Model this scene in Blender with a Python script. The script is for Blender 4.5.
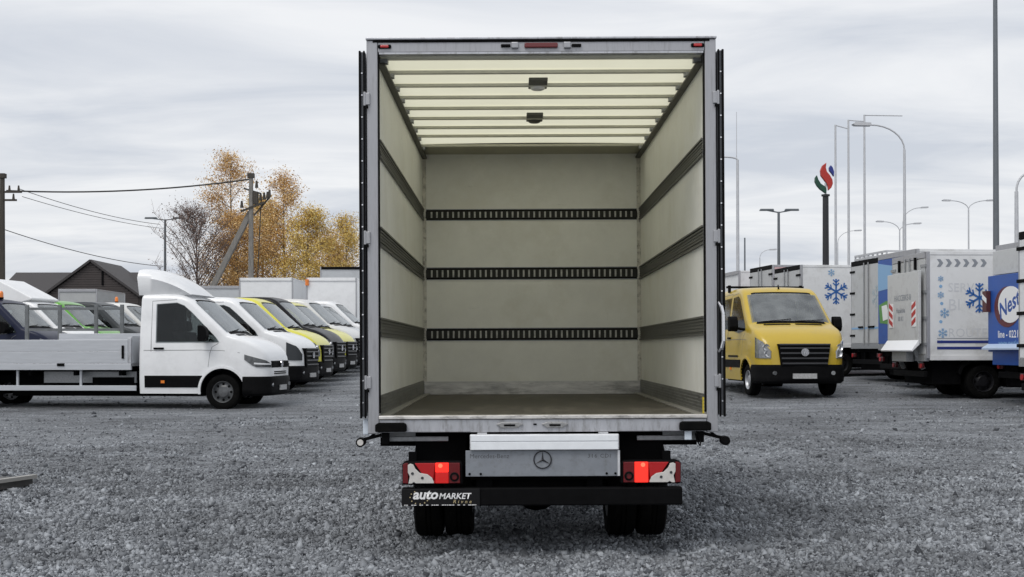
import bpy, bmesh, math, random
import numpy as np
from mathutils import Vector, Matrix, noise
R = math.radians
for o in list(bpy.data.objects): bpy.data.objects.remove(o)
scene = bpy.context.scene
C = scene.collection

# ------------------------------------------------------------------ camera
cam_d = bpy.data.cameras.new('camera'); cam = bpy.data.objects.new('camera', cam_d); C.objects.link(cam)
cam.location = (0, 0, 1.33); cam.rotation_euler = (R(90), 0, 0)
cam.rotation_euler = (Matrix.Rotation(R(90.4), 3, 'X') @ Matrix.Rotation(R(-0.06), 3, 'Z')).to_euler()
cam_d.sensor_width = 36; cam_d.lens = 1267 / 1024 * 36; cam_d.shift_y = 52.6 / 1024
cam_d.clip_end = 3000
scene.camera = cam
# ------------------------------------------------------------------ sky
SUN_EL, SUN_AZ = 54, 215      # azimuth of the sun, clockwise from +Y (north): behind the camera, a little left
world = bpy.data.worlds.new('World'); scene.world = world; world.use_nodes = True
nt = world.node_tree; N = nt.nodes; L = nt.links; N.clear()
out = N.new('ShaderNodeOutputWorld'); bg = N.new('ShaderNodeBackground')
sky = N.new('ShaderNodeTexSky'); sky.sky_type = 'NISHITA'; sky.sun_disc = False
sky.sun_elevation = R(SUN_EL); sky.sun_rotation = R(SUN_AZ); sky.dust_density = 3; sky.air_density = 1.2
tc = N.new('ShaderNodeTexCoord'); sep = N.new('ShaderNodeSeparateXYZ'); L.new(tc.outputs['Generated'], sep.inputs[0])
ab = N.new('ShaderNodeMath'); ab.operation = 'ABSOLUTE'; L.new(sep.outputs['Z'], ab.inputs[0])
ad = N.new('ShaderNodeMath'); ad.operation = 'ADD'; ad.inputs[1].default_value = 0.10; L.new(ab.outputs[0], ad.inputs[0])
dx = N.new('ShaderNodeMath'); dx.operation = 'DIVIDE'; L.new(sep.outputs['X'], dx.inputs[0]); L.new(ad.outputs[0], dx.inputs[1])
dy = N.new('ShaderNodeMath'); dy.operation = 'DIVIDE'; L.new(sep.outputs['Y'], dy.inputs[0]); L.new(ad.outputs[0], dy.inputs[1])
cmb = N.new('ShaderNodeCombineXYZ'); L.new(dx.outputs[0], cmb.inputs[0]); L.new(dy.outputs[0], cmb.inputs[1])
mp = N.new('ShaderNodeMapping'); mp.inputs['Rotation'].default_value = (0, 0, R(8)); mp.inputs['Scale'].default_value = (0.75, 1.45, 1); L.new(cmb.outputs[0], mp.inputs[0])
nz = N.new('ShaderNodeTexNoise'); nz.inputs['Scale'].default_value = 1.0; nz.inputs['Detail'].default_value = 7; nz.inputs['Roughness'].default_value = 0.55; nz.inputs['Distortion'].default_value = 0.6
L.new(mp.outputs[0], nz.inputs['Vector'])
cr = N.new('ShaderNodeValToRGB'); L.new(nz.outputs['Fac'], cr.inputs[0])
cr.color_ramp.elements[0].position = 0.34; cr.color_ramp.elements[0].color = (0.575, 0.61, 0.675, 1)
cr.color_ramp.elements[1].position = 0.62; cr.color_ramp.elements[1].color = (0.83, 0.84, 0.86, 1)
sc = N.new('ShaderNodeVectorMath'); sc.operation = 'SCALE'; sc.inputs['Scale'].default_value = 0.10; L.new(sky.outputs[0], sc.inputs[0])
mx = N.new('ShaderNodeMix'); mx.data_type = 'RGBA'; mx.inputs[0].default_value = 0.93
L.new(sc.outputs[0], mx.inputs[6]); L.new(cr.outputs[0], mx.inputs[7])
L.new(mx.outputs[2], bg.inputs['Color']); bg.inputs['Strength'].default_value = 1.0; L.new(bg.outputs[0], out.inputs[0])
# ------------------------------------------------------------------ sun through the overcast
sd = bpy.data.lights.new('sun', 'SUN'); so = bpy.data.objects.new('sun', sd); C.objects.link(so)
sd.energy = 1.45; sd.angle = R(30); sd.color = (1, 0.97, 0.93)
sv = Vector((math.sin(R(SUN_AZ)) * math.cos(R(SUN_EL)), math.cos(R(SUN_AZ)) * math.cos(R(SUN_EL)), math.sin(R(SUN_EL))))
so.rotation_euler = sv.to_track_quat('Z', 'Y').to_euler(); so.location = (0, 0, 40)
scene.view_settings.view_transform = 'Standard'; scene.view_settings.look = 'None'
scene.view_settings.exposure = 0.15; scene.view_settings.gamma = 1.0; scene.view_settings.use_curve_mapping = False
scene.render.engine = 'CYCLES'
scene.cycles.max_bounces = 12; scene.cycles.diffuse_bounces = 10

# ================================================================== materials
MATS = {}
def mat(name, col, rough=0.5, metal=0.0, var=0.0, vscale=6.0, bump=0.0, bscale=80.0, spec=0.5, emit=None, estr=0.0, coat=0.0, stretch=None, dirt=None, dscale=2.0, scuff=0.0):
    if name in MATS: return MATS[name]
    m = bpy.data.materials.new(name); m.use_nodes = True; t = m.node_tree; n = t.nodes; l = t.links
    b = n['Principled BSDF']
    b.inputs['Base Color'].default_value = (*col, 1); b.inputs['Roughness'].default_value = rough; b.inputs['Metallic'].default_value = metal
    b.inputs['Specular IOR Level'].default_value = spec
    if coat: b.inputs['Coat Weight'].default_value = coat; b.inputs['Coat Roughness'].default_value = 0.05
    if emit: b.inputs['Emission Color'].default_value = (*emit, 1); b.inputs['Emission Strength'].default_value = estr
    co = n.new('ShaderNodeTexCoord'); vec = co.outputs['Object']
    if stretch:
        mm = n.new('ShaderNodeMapping'); mm.inputs['Scale'].default_value = stretch; l.new(vec, mm.inputs[0]); vec = mm.outputs[0]
    last = None
    if var > 0:
        x = n.new('ShaderNodeTexNoise'); x.inputs['Scale'].default_value = vscale; x.inputs['Detail'].default_value = 6; x.inputs['Roughness'].default_value = 0.65; l.new(vec, x.inputs['Vector'])
        r = n.new('ShaderNodeValToRGB'); l.new(x.outputs['Fac'], r.inputs[0])
        r.color_ramp.elements[0].position = 0.3; r.color_ramp.elements[1].position = 0.7
        r.color_ramp.elements[0].color = (*[max(0, c * (1 - var)) for c in col], 1); r.color_ramp.elements[1].color = (*[min(1, c * (1 + var * 0.7)) for c in col], 1)
        last = r.outputs[0]
        rr = n.new('ShaderNodeMapRange'); rr.inputs[3].default_value = max(0.02, rough - 0.12); rr.inputs[4].default_value = min(1, rough + 0.15); l.new(x.outputs['Fac'], rr.inputs[0]); l.new(rr.outputs[0], b.inputs['Roughness'])
    if dirt:
        x = n.new('ShaderNodeTexNoise'); x.inputs['Scale'].default_value = dscale; x.inputs['Detail'].default_value = 9; x.inputs['Roughness'].default_value = 0.7; l.new(vec, x.inputs['Vector'])
        r = n.new('ShaderNodeMapRange'); r.inputs[1].default_value = 0.50; r.inputs[2].default_value = 0.68; r.inputs[4].default_value = 0.8; l.new(x.outputs['Fac'], r.inputs[0])
        q = n.new('ShaderNodeMix'); q.data_type = 'RGBA'; l.new(r.outputs[0], q.inputs[0])
        if last: l.new(last, q.inputs[6])
        else: q.inputs[6].default_value = (*col, 1)
        q.inputs[7].default_value = (*dirt, 1); last = q.outputs[2]
    if scuff and last:
        for k_, (st_, th) in enumerate((((2.0, 9.0, 16.0), 0.66), ((14.0, 5.0, 3.0), 0.68))):
            mm2 = n.new('ShaderNodeMapping'); mm2.inputs['Scale'].default_value = st_; mm2.inputs['Rotation'].default_value = (0.5*k_, 0.3, 0.2); mm2.inputs['Location'].default_value = (3.1*k_, 1.7, 0.4); l.new(co.outputs['Object'], mm2.inputs[0])
            x = n.new('ShaderNodeTexNoise'); x.inputs['Scale'].default_value = 1.0; x.inputs['Detail'].default_value = 8; x.inputs['Roughness'].default_value = 0.75; l.new(mm2.outputs[0], x.inputs['Vector'])
            r = n.new('ShaderNodeMapRange'); r.inputs[1].default_value = th; r.inputs[2].default_value = th + 0.07; r.inputs[4].default_value = scuff; l.new(x.outputs['Fac'], r.inputs[0])
            q = n.new('ShaderNodeMix'); q.data_type = 'RGBA'; l.new(r.outputs[0], q.inputs[0]); l.new(last, q.inputs[6]); q.inputs[7].default_value = (*[c*0.42 for c in col], 1); last = q.outputs[2]
    if last: l.new(last, b.inputs['Base Color'])
    if bump > 0:
        x = n.new('ShaderNodeTexNoise'); x.inputs['Scale'].default_value = bscale; x.inputs['Detail'].default_value = 4; l.new(vec, x.inputs['Vector'])
        bp = n.new('ShaderNodeBump'); bp.inputs['Strength'].default_value = bump; bp.inputs['Distance'].default_value = 0.01; l.new(x.outputs['Fac'], bp.inputs['Height']); l.new(bp.outputs[0], b.inputs['Normal'])
    MATS[name] = m; return m

alu = mat('worn_aluminium', (0.52, 0.53, 0.56), 0.38, 0.55, var=0.18, vscale=9, stretch=(1, 1, 0.25), dirt=(0.16, 0.15, 0.14), dscale=14, scuff=0.6)
alu_post = mat('anodised_aluminium_post', (0.42, 0.425, 0.445), 0.38, 0.5, var=0.14, vscale=5, stretch=(6, 6, 0.5), dirt=(0.26, 0.26, 0.27), dscale=5, scuff=0.5)
alu_lt = mat('bare_aluminium', (0.70, 0.71, 0.73), 0.35, 0.4, var=0.12, vscale=20)
alu_sill = mat('scuffed_sill_aluminium', (0.72, 0.70, 0.67), 0.35, 0.4, var=0.25, vscale=30, stretch=(0.3, 1, 1), dirt=(0.07, 0.06, 0.05), dscale=22)
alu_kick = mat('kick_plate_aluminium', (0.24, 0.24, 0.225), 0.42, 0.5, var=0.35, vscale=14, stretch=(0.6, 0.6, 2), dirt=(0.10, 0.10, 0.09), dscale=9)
rail_m = mat('lashing_rail_steel', (0.15, 0.15, 0.135), 0.5, 0.45, var=0.3, vscale=25)
rail_d = mat('rail_slot_black', (0.010, 0.010, 0.010), 0.7, spec=0.1)
galv = mat('galvanised_steel', (0.33, 0.34, 0.35), 0.45, 0.5, var=0.25, vscale=30)
cream = mat('cream_wall_panel', (0.83, 0.83, 0.78), 0.55, 0, var=0.07, vscale=2.5, bump=0.15, bscale=160, dirt=(0.74, 0.73, 0.66), dscale=1.6, scuff=0.5)
cream_w = mat('cream_wall_side', (0.84, 0.84, 0.785), 0.5, 0, var=0.06, vscale=2.0, bump=0.15, bscale=160, dirt=(0.76, 0.75, 0.67), dscale=2.2, scuff=0.55)
floor_m = mat('brown_phenolic_floor', (0.058, 0.050, 0.036), 0.55, 0, var=0.45, vscale=10, stretch=(1, 0.25, 1), bump=0.3, bscale=120, dirt=(0.13, 0.12, 0.095), dscale=5)
white = mat('white_grp', (0.72, 0.73, 0.74), 0.35, 0, var=0.05, vscale=2, dirt=(0.52, 0.52, 0.51), dscale=1.5)
black = mat('black_plastic', (0.0045, 0.0045, 0.005), 0.6, 0, var=0.3, vscale=12, spec=0.07)
rubber = mat('tyre_rubber', (0.005, 0.005, 0.005), 0.85, 0, var=0.3, vscale=20, dirt=(0.010, 0.0095, 0.009), dscale=9, spec=0.06)
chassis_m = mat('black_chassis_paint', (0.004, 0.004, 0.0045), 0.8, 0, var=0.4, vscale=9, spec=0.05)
chrome = mat('chrome', (0.75, 0.75, 0.77), 0.15, 1.0)
silver = mat('silver_wheel_paint', (0.42, 0.43, 0.45), 0.4, 0.6, var=0.15)
red_l = mat('red_lamp_lens', (0.34, 0.008, 0.010), 0.12, coat=0.6, emit=(1, 0.02, 0.02), estr=0.07)
red_dk = mat('dark_red_lamp_lens', (0.13, 0.005, 0.007), 0.15, coat=0.5)
red_on = mat('lit_red_lamp', (0.7, 0.02, 0.01), 0.2, emit=(1, 0.03, 0.02), estr=0.95)
red_hot = mat('lit_bulb', (1, 0.2, 0.1), 0.2, emit=(1, 0.09, 0.05), estr=1.25)
clear_l = mat('clear_lamp_lens', (0.62, 0.60, 0.57), 0.15, coat=0.6, var=0.1, vscale=30)
amber = mat('amber_lens', (0.75, 0.20, 0.02), 0.2, coat=0.4)
plate_b = mat('black_dealer_plate', (0.010, 0.010, 0.011), 0.5, spec=0.15)
ink_w = mat('white_print', (0.80, 0.80, 0.80), 0.5)
ink_g = mat('gold_print', (0.55, 0.45, 0.25), 0.5)
ink_k = mat('black_print', (0.02, 0.02, 0.025), 0.5)
ink_gr = mat('grey_print', (0.24, 0.26, 0.29), 0.5)
ink_b = mat('blue_print', (0.03, 0.13, 0.40), 0.45)
ink_lb = mat('pale_blue_print', (0.22, 0.40, 0.62), 0.45)
ink_nv = mat('navy_print', (0.02, 0.035, 0.19), 0.45)
ink_r = mat('red_print', (0.45, 0.025, 0.02), 0.45)
ghost = mat('faded_print', (0.60, 0.615, 0.64), 0.45)
ink_gn = mat('green_print', (0.10, 0.28, 0.06), 0.45)
ink_y = mat('yellow_print', (0.75, 0.6, 0.05), 0.5)
ink_br = mat('brown_print', (0.11, 0.02, 0.03), 0.45)
bl_pan = mat('blue_printed_panel', (0.02, 0.085, 0.35), 0.35, var=0.15, vscale=1.5)
pink = mat('pale_pink_panel', (0.62, 0.42, 0.43), 0.4)
grey_door = mat('grey_box_door', (0.50, 0.51, 0.51), 0.4, 0.1, var=0.08, vscale=2, dirt=(0.36, 0.36, 0.35), dscale=2)
def pane(name, tint, ior, dust=0.0):
    m = bpy.data.materials.new(name); m.use_nodes = True; t = m.node_tree; n = t.nodes; n.clear()
    o = n.new('ShaderNodeOutputMaterial'); x = n.new('ShaderNodeMixShader'); tr_ = n.new('ShaderNodeBsdfTransparent'); g = n.new('ShaderNodeBsdfGlossy'); f = n.new('ShaderNodeFresnel')
    tr_.inputs[0].default_value = (*tint, 1); g.inputs['Roughness'].default_value = 0.03; g.inputs[0].default_value = (0.92, 0.95, 0.97, 1); f.inputs[0].default_value = ior
    dd = n.new('ShaderNodeBsdfDiffuse'); dd.inputs[0].default_value = (0.62, 0.66, 0.66, 1); x2 = n.new('ShaderNodeMixShader'); nz_ = n.new('ShaderNodeTexNoise'); nz_.inputs['Scale'].default_value = 3.0; nz_.inputs['Detail'].default_value = 5; tc2 = n.new('ShaderNodeTexCoord'); t.links.new(tc2.outputs['Object'], nz_.inputs['Vector'])
    mr = n.new('ShaderNodeMapRange'); mr.inputs[1].default_value = 0.3; mr.inputs[2].default_value = 0.75; mr.inputs[3].default_value = dust*0.4; mr.inputs[4].default_value = dust*1.6; t.links.new(nz_.outputs['Fac'], mr.inputs[0]); t.links.new(mr.outputs[0], x2.inputs[0])
    t.links.new(f.outputs[0], x.inputs[0]); t.links.new(tr_.outputs[0], x.inputs[1]); t.links.new(g.outputs[0], x.inputs[2]); t.links.new(x.outputs[0], x2.inputs[1]); t.links.new(dd.outputs[0], x2.inputs[2]); t.links.new(x2.outputs[0], o.inputs[0]); return m
glass = pane('windscreen_glass', (0.72, 0.78, 0.78), 2.1, 0.15); glass_s = pane('dark_side_glass', (0.55, 0.58, 0.58), 1.40, 0.006)
lamp_g = mat('headlamp_lens', (0.30, 0.31, 0.32), 0.1, 0.5, coat=1.0, var=0.5, vscale=18)
cream_bow = mat('roof_bow_cream', (0.80, 0.785, 0.66), 0.5, 0, var=0.08)
def paint(name, col): return mat(name, col, 0.32, 0, var=0.04, vscale=2, coat=0.04 if max(col) < 0.1 else 0.4, spec=0.15 if max(col) < 0.1 else 0.5, dirt=None if max(col) < 0.1 else tuple(c*0.80 + 0.03 for c in col), dscale=1.3)
p_white = paint('white_paint', (0.80, 0.81, 0.82)); p_yellow = paint('yellow_paint', (0.50, 0.35, 0.028)); p_lemon = paint('lemon_yellow_paint', (0.70, 0.66, 0.07))
p_black = paint('black_paint', (0.012, 0.012, 0.014)); p_green = paint('green_paint', (0.10, 0.36, 0.02)); p_navy = paint('navy_paint', (0.018, 0.022, 0.045))
p_grey = paint('dark_grey_paint', (0.055, 0.06, 0.065)); p_silver = paint('silver_paint', (0.48, 0.50, 0.52)); p_cream = paint('off_white_paint', (0.66, 0.66, 0.64))
m_tarp = mat('grey_tarpaulin', (0.42, 0.43, 0.43), 0.5, var=0.12, vscale=1.5)
concrete = mat('weathered_concrete', (0.20, 0.19, 0.175), 0.85, 0, var=0.3, vscale=5, stretch=(3, 3, 0.5))
dark_pole = mat('dark_weathered_pole', (0.055, 0.048, 0.04), 0.85, 0, var=0.4, vscale=5, stretch=(4, 4, 0.4))
pole_w = mat('pale_painted_pole', (0.52, 0.53, 0.55), 0.5, 0.2, var=0.1)
pole_g = mat('grey_steel_pole', (0.15, 0.165, 0.18), 0.5, 0.4, var=0.1)
pole_k = mat('black_sign_pole', (0.018, 0.019, 0.022), 0.5)
wire_m = mat('cable_black', (0.03, 0.03, 0.03), 0.7)
siding = mat('dark_brown_siding', (0.055, 0.045, 0.043), 0.7, 0, var=0.2, vscale=3)
rooft = mat('dark_roof_sheet', (0.045, 0.04, 0.04), 0.6, 0, var=0.2, vscale=3)
bark = mat('birch_bark', (0.16, 0.14, 0.12), 0.9, 0, var=0.5, vscale=4)
bark_d = mat('dark_twigs', (0.17, 0.13, 0.115), 0.9, 0, var=0.3, vscale=4)

# translucent GRP roof: daylight comes through it into the box
m = bpy.data.materials.new('translucent_grp_roof'); m.use_nodes = True; t = m.node_tree; n = t.nodes; n.clear()
o_ = n.new('ShaderNodeOutputMaterial'); ms = n.new('ShaderNodeMixShader'); df = n.new('ShaderNodeBsdfDiffuse'); tl = n.new('ShaderNodeBsdfTranslucent')
df.inputs[0].default_value = (0.78, 0.76, 0.64, 1)
tx = n.new('ShaderNodeTexNoise'); tx.inputs['Scale'].default_value = 3; tx.inputs['Detail'].default_value = 5
tcn = n.new('ShaderNodeTexCoord'); t.links.new(tcn.outputs['Object'], tx.inputs['Vector'])
rp = n.new('ShaderNodeValToRGB'); rp.color_ramp.elements[0].color = (0.72, 0.70, 0.53, 1); rp.color_ramp.elements[1].color = (0.81, 0.79, 0.62, 1)
t.links.new(tx.outputs['Fac'], rp.inputs[0]); t.links.new(rp.outputs[0], tl.inputs[0])
ms.inputs[0].default_value = 0.72; t.links.new(df.outputs[0], ms.inputs[1]); t.links.new(tl.outputs[0], ms.inputs[2]); t.links.new(ms.outputs[0], o_.inputs[0])
roof_tr = m

# ================================================================== mesh helpers
class MB:
    def __init__(s): s.v = []; s.f = []; s.mi = []; s.cur = 0
    def add(s, vs, fs):
        o = len(s.v); s.v += [tuple(p) for p in vs]
        for f in fs: s.f.append(tuple(i + o for i in f)); s.mi.append(s.cur)
        return s
    def box(s, x0, x1, y0, y1, z0, z1):
        return s.add([(x0,y0,z0),(x1,y0,z0),(x1,y1,z0),(x0,y1,z0),(x0,y0,z1),(x1,y0,z1),(x1,y1,z1),(x0,y1,z1)],
                     [(0,3,2,1),(4,5,6,7),(0,1,5,4),(1,2,6,5),(2,3,7,6),(3,0,4,7)])
    def bar(s, a, b, w, h, up=(0,0,1)):
        a = Vector(a); b = Vector(b); d = (b - a).normalized(); u = Vector(up)
        if abs(d.dot(u)) > 0.98: u = Vector((1,0,0))
        sx = d.cross(u).normalized() * w / 2; sz = sx.cross(d).normalized() * h / 2
        vs = [p + i * sx + j * sz for p in (a, b) for i, j in ((-1,-1),(1,-1),(1,1),(-1,1))]
        return s.add(vs, [(0,1,2,3),(7,6,5,4),(0,4,5,1),(1,5,6,2),(2,6,7,3),(3,7,4,0)])
    def cyl(s, a, b, r0, r1=None, n=12):
        if r1 is None: r1 = r0
        a = Vector(a); b = Vector(b); d = (b - a).normalized(); u = Vector((0,0,1)) if abs(d.z) < 0.9 else Vector((1,0,0))
        x = d.cross(u).normalized(); y = x.cross(d).normalized(); vs = []
        for p, r in ((a, r0), (b, r1)):
            for i in range(n):
                t = 2 * math.pi * i / n; vs.append(p + r * (math.cos(t) * x + math.sin(t) * y))
        fs = [(i, (i+1) % n, n + (i+1) % n, n + i) for i in range(n)]
        fs += [tuple(range(n))[::-1], tuple(range(n, 2*n))]
        return s.add(vs, fs)
    def tube(s, pts, r, n=6):
        for i in range(len(pts) - 1):
            ra = r[i] if isinstance(r, (list, tuple)) else r; rb = r[i+1] if isinstance(r, (list, tuple)) else r
            s.cyl(pts[i], pts[i+1], ra, rb, n)
        return s
    def prism(s, poly, a0, a1, axis='y'):     # poly: (p,q); y -> (x,z) extruded in y ; x -> (y,z) ; z -> (x,y)
        f = {'y': lambda p, q, a: (p, a, q), 'x': lambda p, q, a: (a, p, q), 'z': lambda p, q, a: (p, q, a)}[axis]
        k = len(poly); vs = [f(p, q, a0) for p, q in poly] + [f(p, q, a1) for p, q in poly]
        fs = [tuple(range(k)), tuple(range(k, 2*k))[::-1]] + [(i, k + i, k + (i+1) % k, (i+1) % k) for i in range(k)]
        return s.add(vs, fs)
    def lathe(s, prof, c, axis='y', n=28):      # prof: (r, a)
        vs = []; k = len(prof)
        for i in range(n):
            t = 2 * math.pi * i / n
            for r, a in prof:
                if axis == 'y': vs.append((c[0] + r*math.cos(t), c[1] + a, c[2] + r*math.sin(t)))
                elif axis == 'x': vs.append((c[0] + a, c[1] + r*math.cos(t), c[2] + r*math.sin(t)))
                else: vs.append((c[0] + r*math.cos(t), c[1] + r*math.sin(t), c[2] + a))
        fs = [(i*k + j, i*k + j + 1, ((i+1) % n)*k + j + 1, ((i+1) % n)*k + j) for i in range(n) for j in range(k-1)]
        return s.add(vs, fs)
    def grid(s, fn, us, vs_):
        nu, nv = len(us), len(vs_)
        return s.add([fn(u, v) for u in us for v in vs_], [(i*nv + j, (i+1)*nv + j, (i+1)*nv + j + 1, i*nv + j + 1) for i in range(nu-1) for j in range(nv-1)])
    def xf(s, M): s.v = [tuple(M @ Vector(p)) for p in s.v]; return s
    def mesh(s, name='m', fix=True):
        me = bpy.data.meshes.new(name); me.from_pydata(s.v, [], s.f)
        if any(s.mi): me.polygons.foreach_set('material_index', s.mi)
        if fix:
            bm = bmesh.new(); bm.from_mesh(me); bmesh.ops.recalc_face_normals(bm, faces=bm.faces); bm.to_mesh(me); bm.free()
        me.update(); return me

def put(name, geo, mats, parent=None, bevel=0.0, smooth=None, mw=None):
    me = geo.mesh(name) if isinstance(geo, MB) else geo
    ob = bpy.data.objects.new(name, me); C.objects.link(ob)
    if not isinstance(mats, (list, tuple)): mats = [mats]
    while len(me.materials) < len(mats): me.materials.append(None)
    for i, mm in enumerate(mats): ob.material_slots[i].link = 'OBJECT'; ob.material_slots[i].material = mm
    if smooth is not None and isinstance(geo, MB): sm(me, smooth)
    if bevel: b = ob.modifiers.new('bevel', 'BEVEL'); b.width = bevel; b.segments = 2; b.limit_method = 'ANGLE'
    if parent is not None: ob.parent = parent
    if mw is not None: ob.matrix_local = mw
    return ob
def sm(me, ang=40):
    me.polygons.foreach_set('use_smooth', [True] * len(me.polygons)); me.set_sharp_from_angle(angle=R(ang))
CACHE = {}
def shared(key, fn, smooth=None):
    if key not in CACHE:
        g = fn(); me = g.mesh(str(key)) if isinstance(g, MB) else g
        if smooth is not None: sm(me, smooth)
        CACHE[key] = me
    return CACHE[key]
def tag(o, label, cat, group=None):
    o['label'] = label; o['category'] = cat
    if group: o['group'] = group
    return o
def thing(name, label, cat, loc=(0,0,0), rz=0.0, group=None):
    o = bpy.data.objects.new(name, None); C.objects.link(o); o.location = loc; o.rotation_euler = (0, 0, rz); o.empty_display_size = 0.2
    return tag(o, label, cat, group)
def interp(tab, x):
    return float(np.interp(x, [a for a, b in tab], [b for a, b in tab]))
def text(body, size, shear=0.0, bold=0.0, align='CENTER', space=1.0):
    cu = bpy.data.curves.new('t', 'FONT'); cu.body = body; cu.size = size; cu.shear = shear; cu.offset = bold; cu.align_x = align; cu.space_character = space
    cu.extrude = 0.0; cu.resolution_u = 2
    ob = bpy.data.objects.new('t', cu); C.objects.link(ob); bpy.context.view_layer.update()
    me = bpy.data.meshes.new_from_object(ob.evaluated_get(bpy.context.evaluated_depsgraph_get()))
    bpy.data.objects.remove(ob); bpy.data.curves.remove(cu); me.materials.clear(); return me
def rot(me, a): me.transform(Matrix.Rotation(R(a), 4, 'Z')); return me
def on_back(me, x, y, z):      # faces -y, reads along +x
    me.transform(Matrix(((1,0,0,x),(0,0,-1,y),(0,1,0,z),(0,0,0,1)))); return me
def on_rear(me, x, y, z):      # faces -x, reads along -y
    me.transform(Matrix(((0,0,-1,x),(-1,0,0,y),(0,1,0,z),(0,0,0,1)))); return me

# ================================================================== ground
def sstep(a, b, x): t = min(1, max(0, (x - a) / (b - a))); return t*t*(3 - 2*t)
def G(x, y):
    s = y - 24.0; sp = s if s > 6 else math.log1p(math.exp(s / 1.5)) * 1.5 if s > -12 else 0
    sp = min(sp, 36)
    return 0.028 * sp + 0.0125 * min(26, max(0, x + 6.5)) * sstep(12, 24, y)
def und(x, y):
    w = sstep(6, 8, y) * (1 - sstep(15, 20, y)); rut = 0
    for c, k, bnd in ((1.75, 0.16, 0.35), (3.15, 0.16, 0.35), (-2.3, -0.20, 0.5), (-3.75, -0.20, 0.5), (-0.62, 0.02, 0.05), (0.98, 0.02, 0.05)):
        xc = c + k*(y - 9) + bnd*0.4*math.sin(y*0.45 + c); q = (x - xc)/0.17; rut += -0.030*math.exp(-q*q) + 0.012*math.exp(-((abs(x - xc) - 0.36)/0.14)**2)
    return w*rut + 0.018 * noise.noise(Vector((x*0.55, y*0.55, 1.7))) + 0.012 * noise.noise(Vector((x*1.7, y*1.7, 5.1)))
def ground_mesh():
    xs = np.concatenate([np.linspace(-600, -30, 12)[:-1], np.linspace(-30, -9, 22)[:-1], np.linspace(-9, 9, 121)[:-1], np.linspace(9, 30, 22)[:-1], np.linspace(30, 600, 12)])
    ys = np.concatenate([np.linspace(-40, 5, 8)[:-1], np.linspace(5, 20, 101)[:-1], np.linspace(20, 64, 60)[:-1], np.linspace(64, 900, 14)])
    b = MB(); b.grid(lambda x, y: (x, y, G(x, y) + (und(x, y) if 5 < y < 22 and abs(x) < 10 else 0)), list(map(float, xs)), list(map(float, ys)))
    return b
gm = bpy.data.materials.new('crushed_stone_gravel'); gm.use_nodes = True; t = gm.node_tree; n = t.nodes; l = t.links; b = n['Principled BSDF']
co = n.new('ShaderNodeTexCoord')
def vor(scale, feat='F1'):
    v = n.new('ShaderNodeTexVoronoi'); v.inputs['Scale'].default_value = scale; v.feature = feat; l.new(co.outputs['Object'], v.inputs['Vector']); return v
v1 = vor(34); v2 = vor(70); e1 = vor(34, 'DISTANCE_TO_EDGE')
nn = n.new('ShaderNodeTexNoise'); nn.inputs['Scale'].default_value = 0.35; nn.inputs['Detail'].default_value = 5; l.new(co.outputs['Object'], nn.inputs['Vector'])
s1 = n.new('ShaderNodeSeparateColor'); l.new(v1.outputs['Color'], s1.inputs[0]); s2 = n.new('ShaderNodeSeparateColor'); l.new(v2.outputs['Color'], s2.inputs[0])
av = n.new('ShaderNodeMath'); av.operation = 'MULTIPLY_ADD'; av.inputs[1].default_value = 0.55; l.new(s1.outputs[0], av.inputs[0])
h2 = n.new('ShaderNodeMath'); h2.operation = 'MULTIPLY'; h2.inputs[1].default_value = 0.45; l.new(s2.outputs[0], h2.inputs[0]); l.new(h2.outputs[0], av.inputs[2])
rp = n.new('ShaderNodeValToRGB'); l.new(av.outputs[0], rp.inputs[0])
rp.color_ramp.elements[0].position = 0.1; rp.color_ramp.elements[0].color = (0.09, 0.097, 0.107, 1)
rp.color_ramp.elements[1].position = 0.9; rp.color_ramp.elements[1].color = (0.47, 0.495, 0.53, 1)
pt = n.new('ShaderNodeMapRange'); pt.inputs[1].default_value = 0.3; pt.inputs[2].default_value = 0.7; pt.inputs[3].default_value = 0.64; pt.inputs[4].default_value = 1.14; l.new(nn.outputs['Fac'], pt.inputs[0])
mp3 = n.new('ShaderNodeMapping'); mp3.inputs['Rotation'].default_value = (0, 0, 0.7); mp3.inputs['Scale'].default_value = (1.0, 2.2, 1); l.new(co.outputs['Object'], mp3.inputs[0])
n3 = n.new('ShaderNodeTexNoise'); n3.inputs['Scale'].default_value = 0.9; n3.inputs['Detail'].default_value = 6; n3.inputs['Roughness'].default_value = 0.6; l.new(mp3.outputs[0], n3.inputs['Vector'])
p3 = n.new('ShaderNodeMapRange'); p3.inputs[1].default_value = 0.35; p3.inputs[2].default_value = 0.65; p3.inputs[3].default_value = 0.66; p3.inputs[4].default_value = 1.18; l.new(n3.outputs['Fac'], p3.inputs[0])
pm_ = n.new('ShaderNodeMath'); pm_.operation = 'MULTIPLY'; l.new(pt.outputs[0], pm_.inputs[0]); l.new(p3.outputs[0], pm_.inputs[1]); pt = pm_
ml = n.new('ShaderNodeVectorMath'); ml.operation = 'SCALE'; l.new(rp.outputs[0], ml.inputs[0]); l.new(pt.outputs[0], ml.inputs['Scale']); l.new(ml.outputs[0], b.inputs['Base Color'])
b.inputs['Roughness'].default_value = 0.85
em = n.new('ShaderNodeMapRange'); em.inputs[2].default_value = 0.25; l.new(e1.outputs['Distance'], em.inputs[0])
hh = n.new('ShaderNodeMath'); hh.operation = 'ADD'; l.new(em.outputs[0], hh.inputs[0]); l.new(av.outputs[0], hh.inputs[1])
bp = n.new('ShaderNodeBump'); bp.inputs['Strength'].default_value = 0.9; bp.inputs['Distance'].default_value = 0.02; l.new(hh.outputs[0], bp.inputs['Height']); l.new(bp.outputs[0], b.inputs['Normal'])
ground = put('ground', ground_mesh(), gm); sm(ground.data, 60); ground['kind'] = 'structure'

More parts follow.
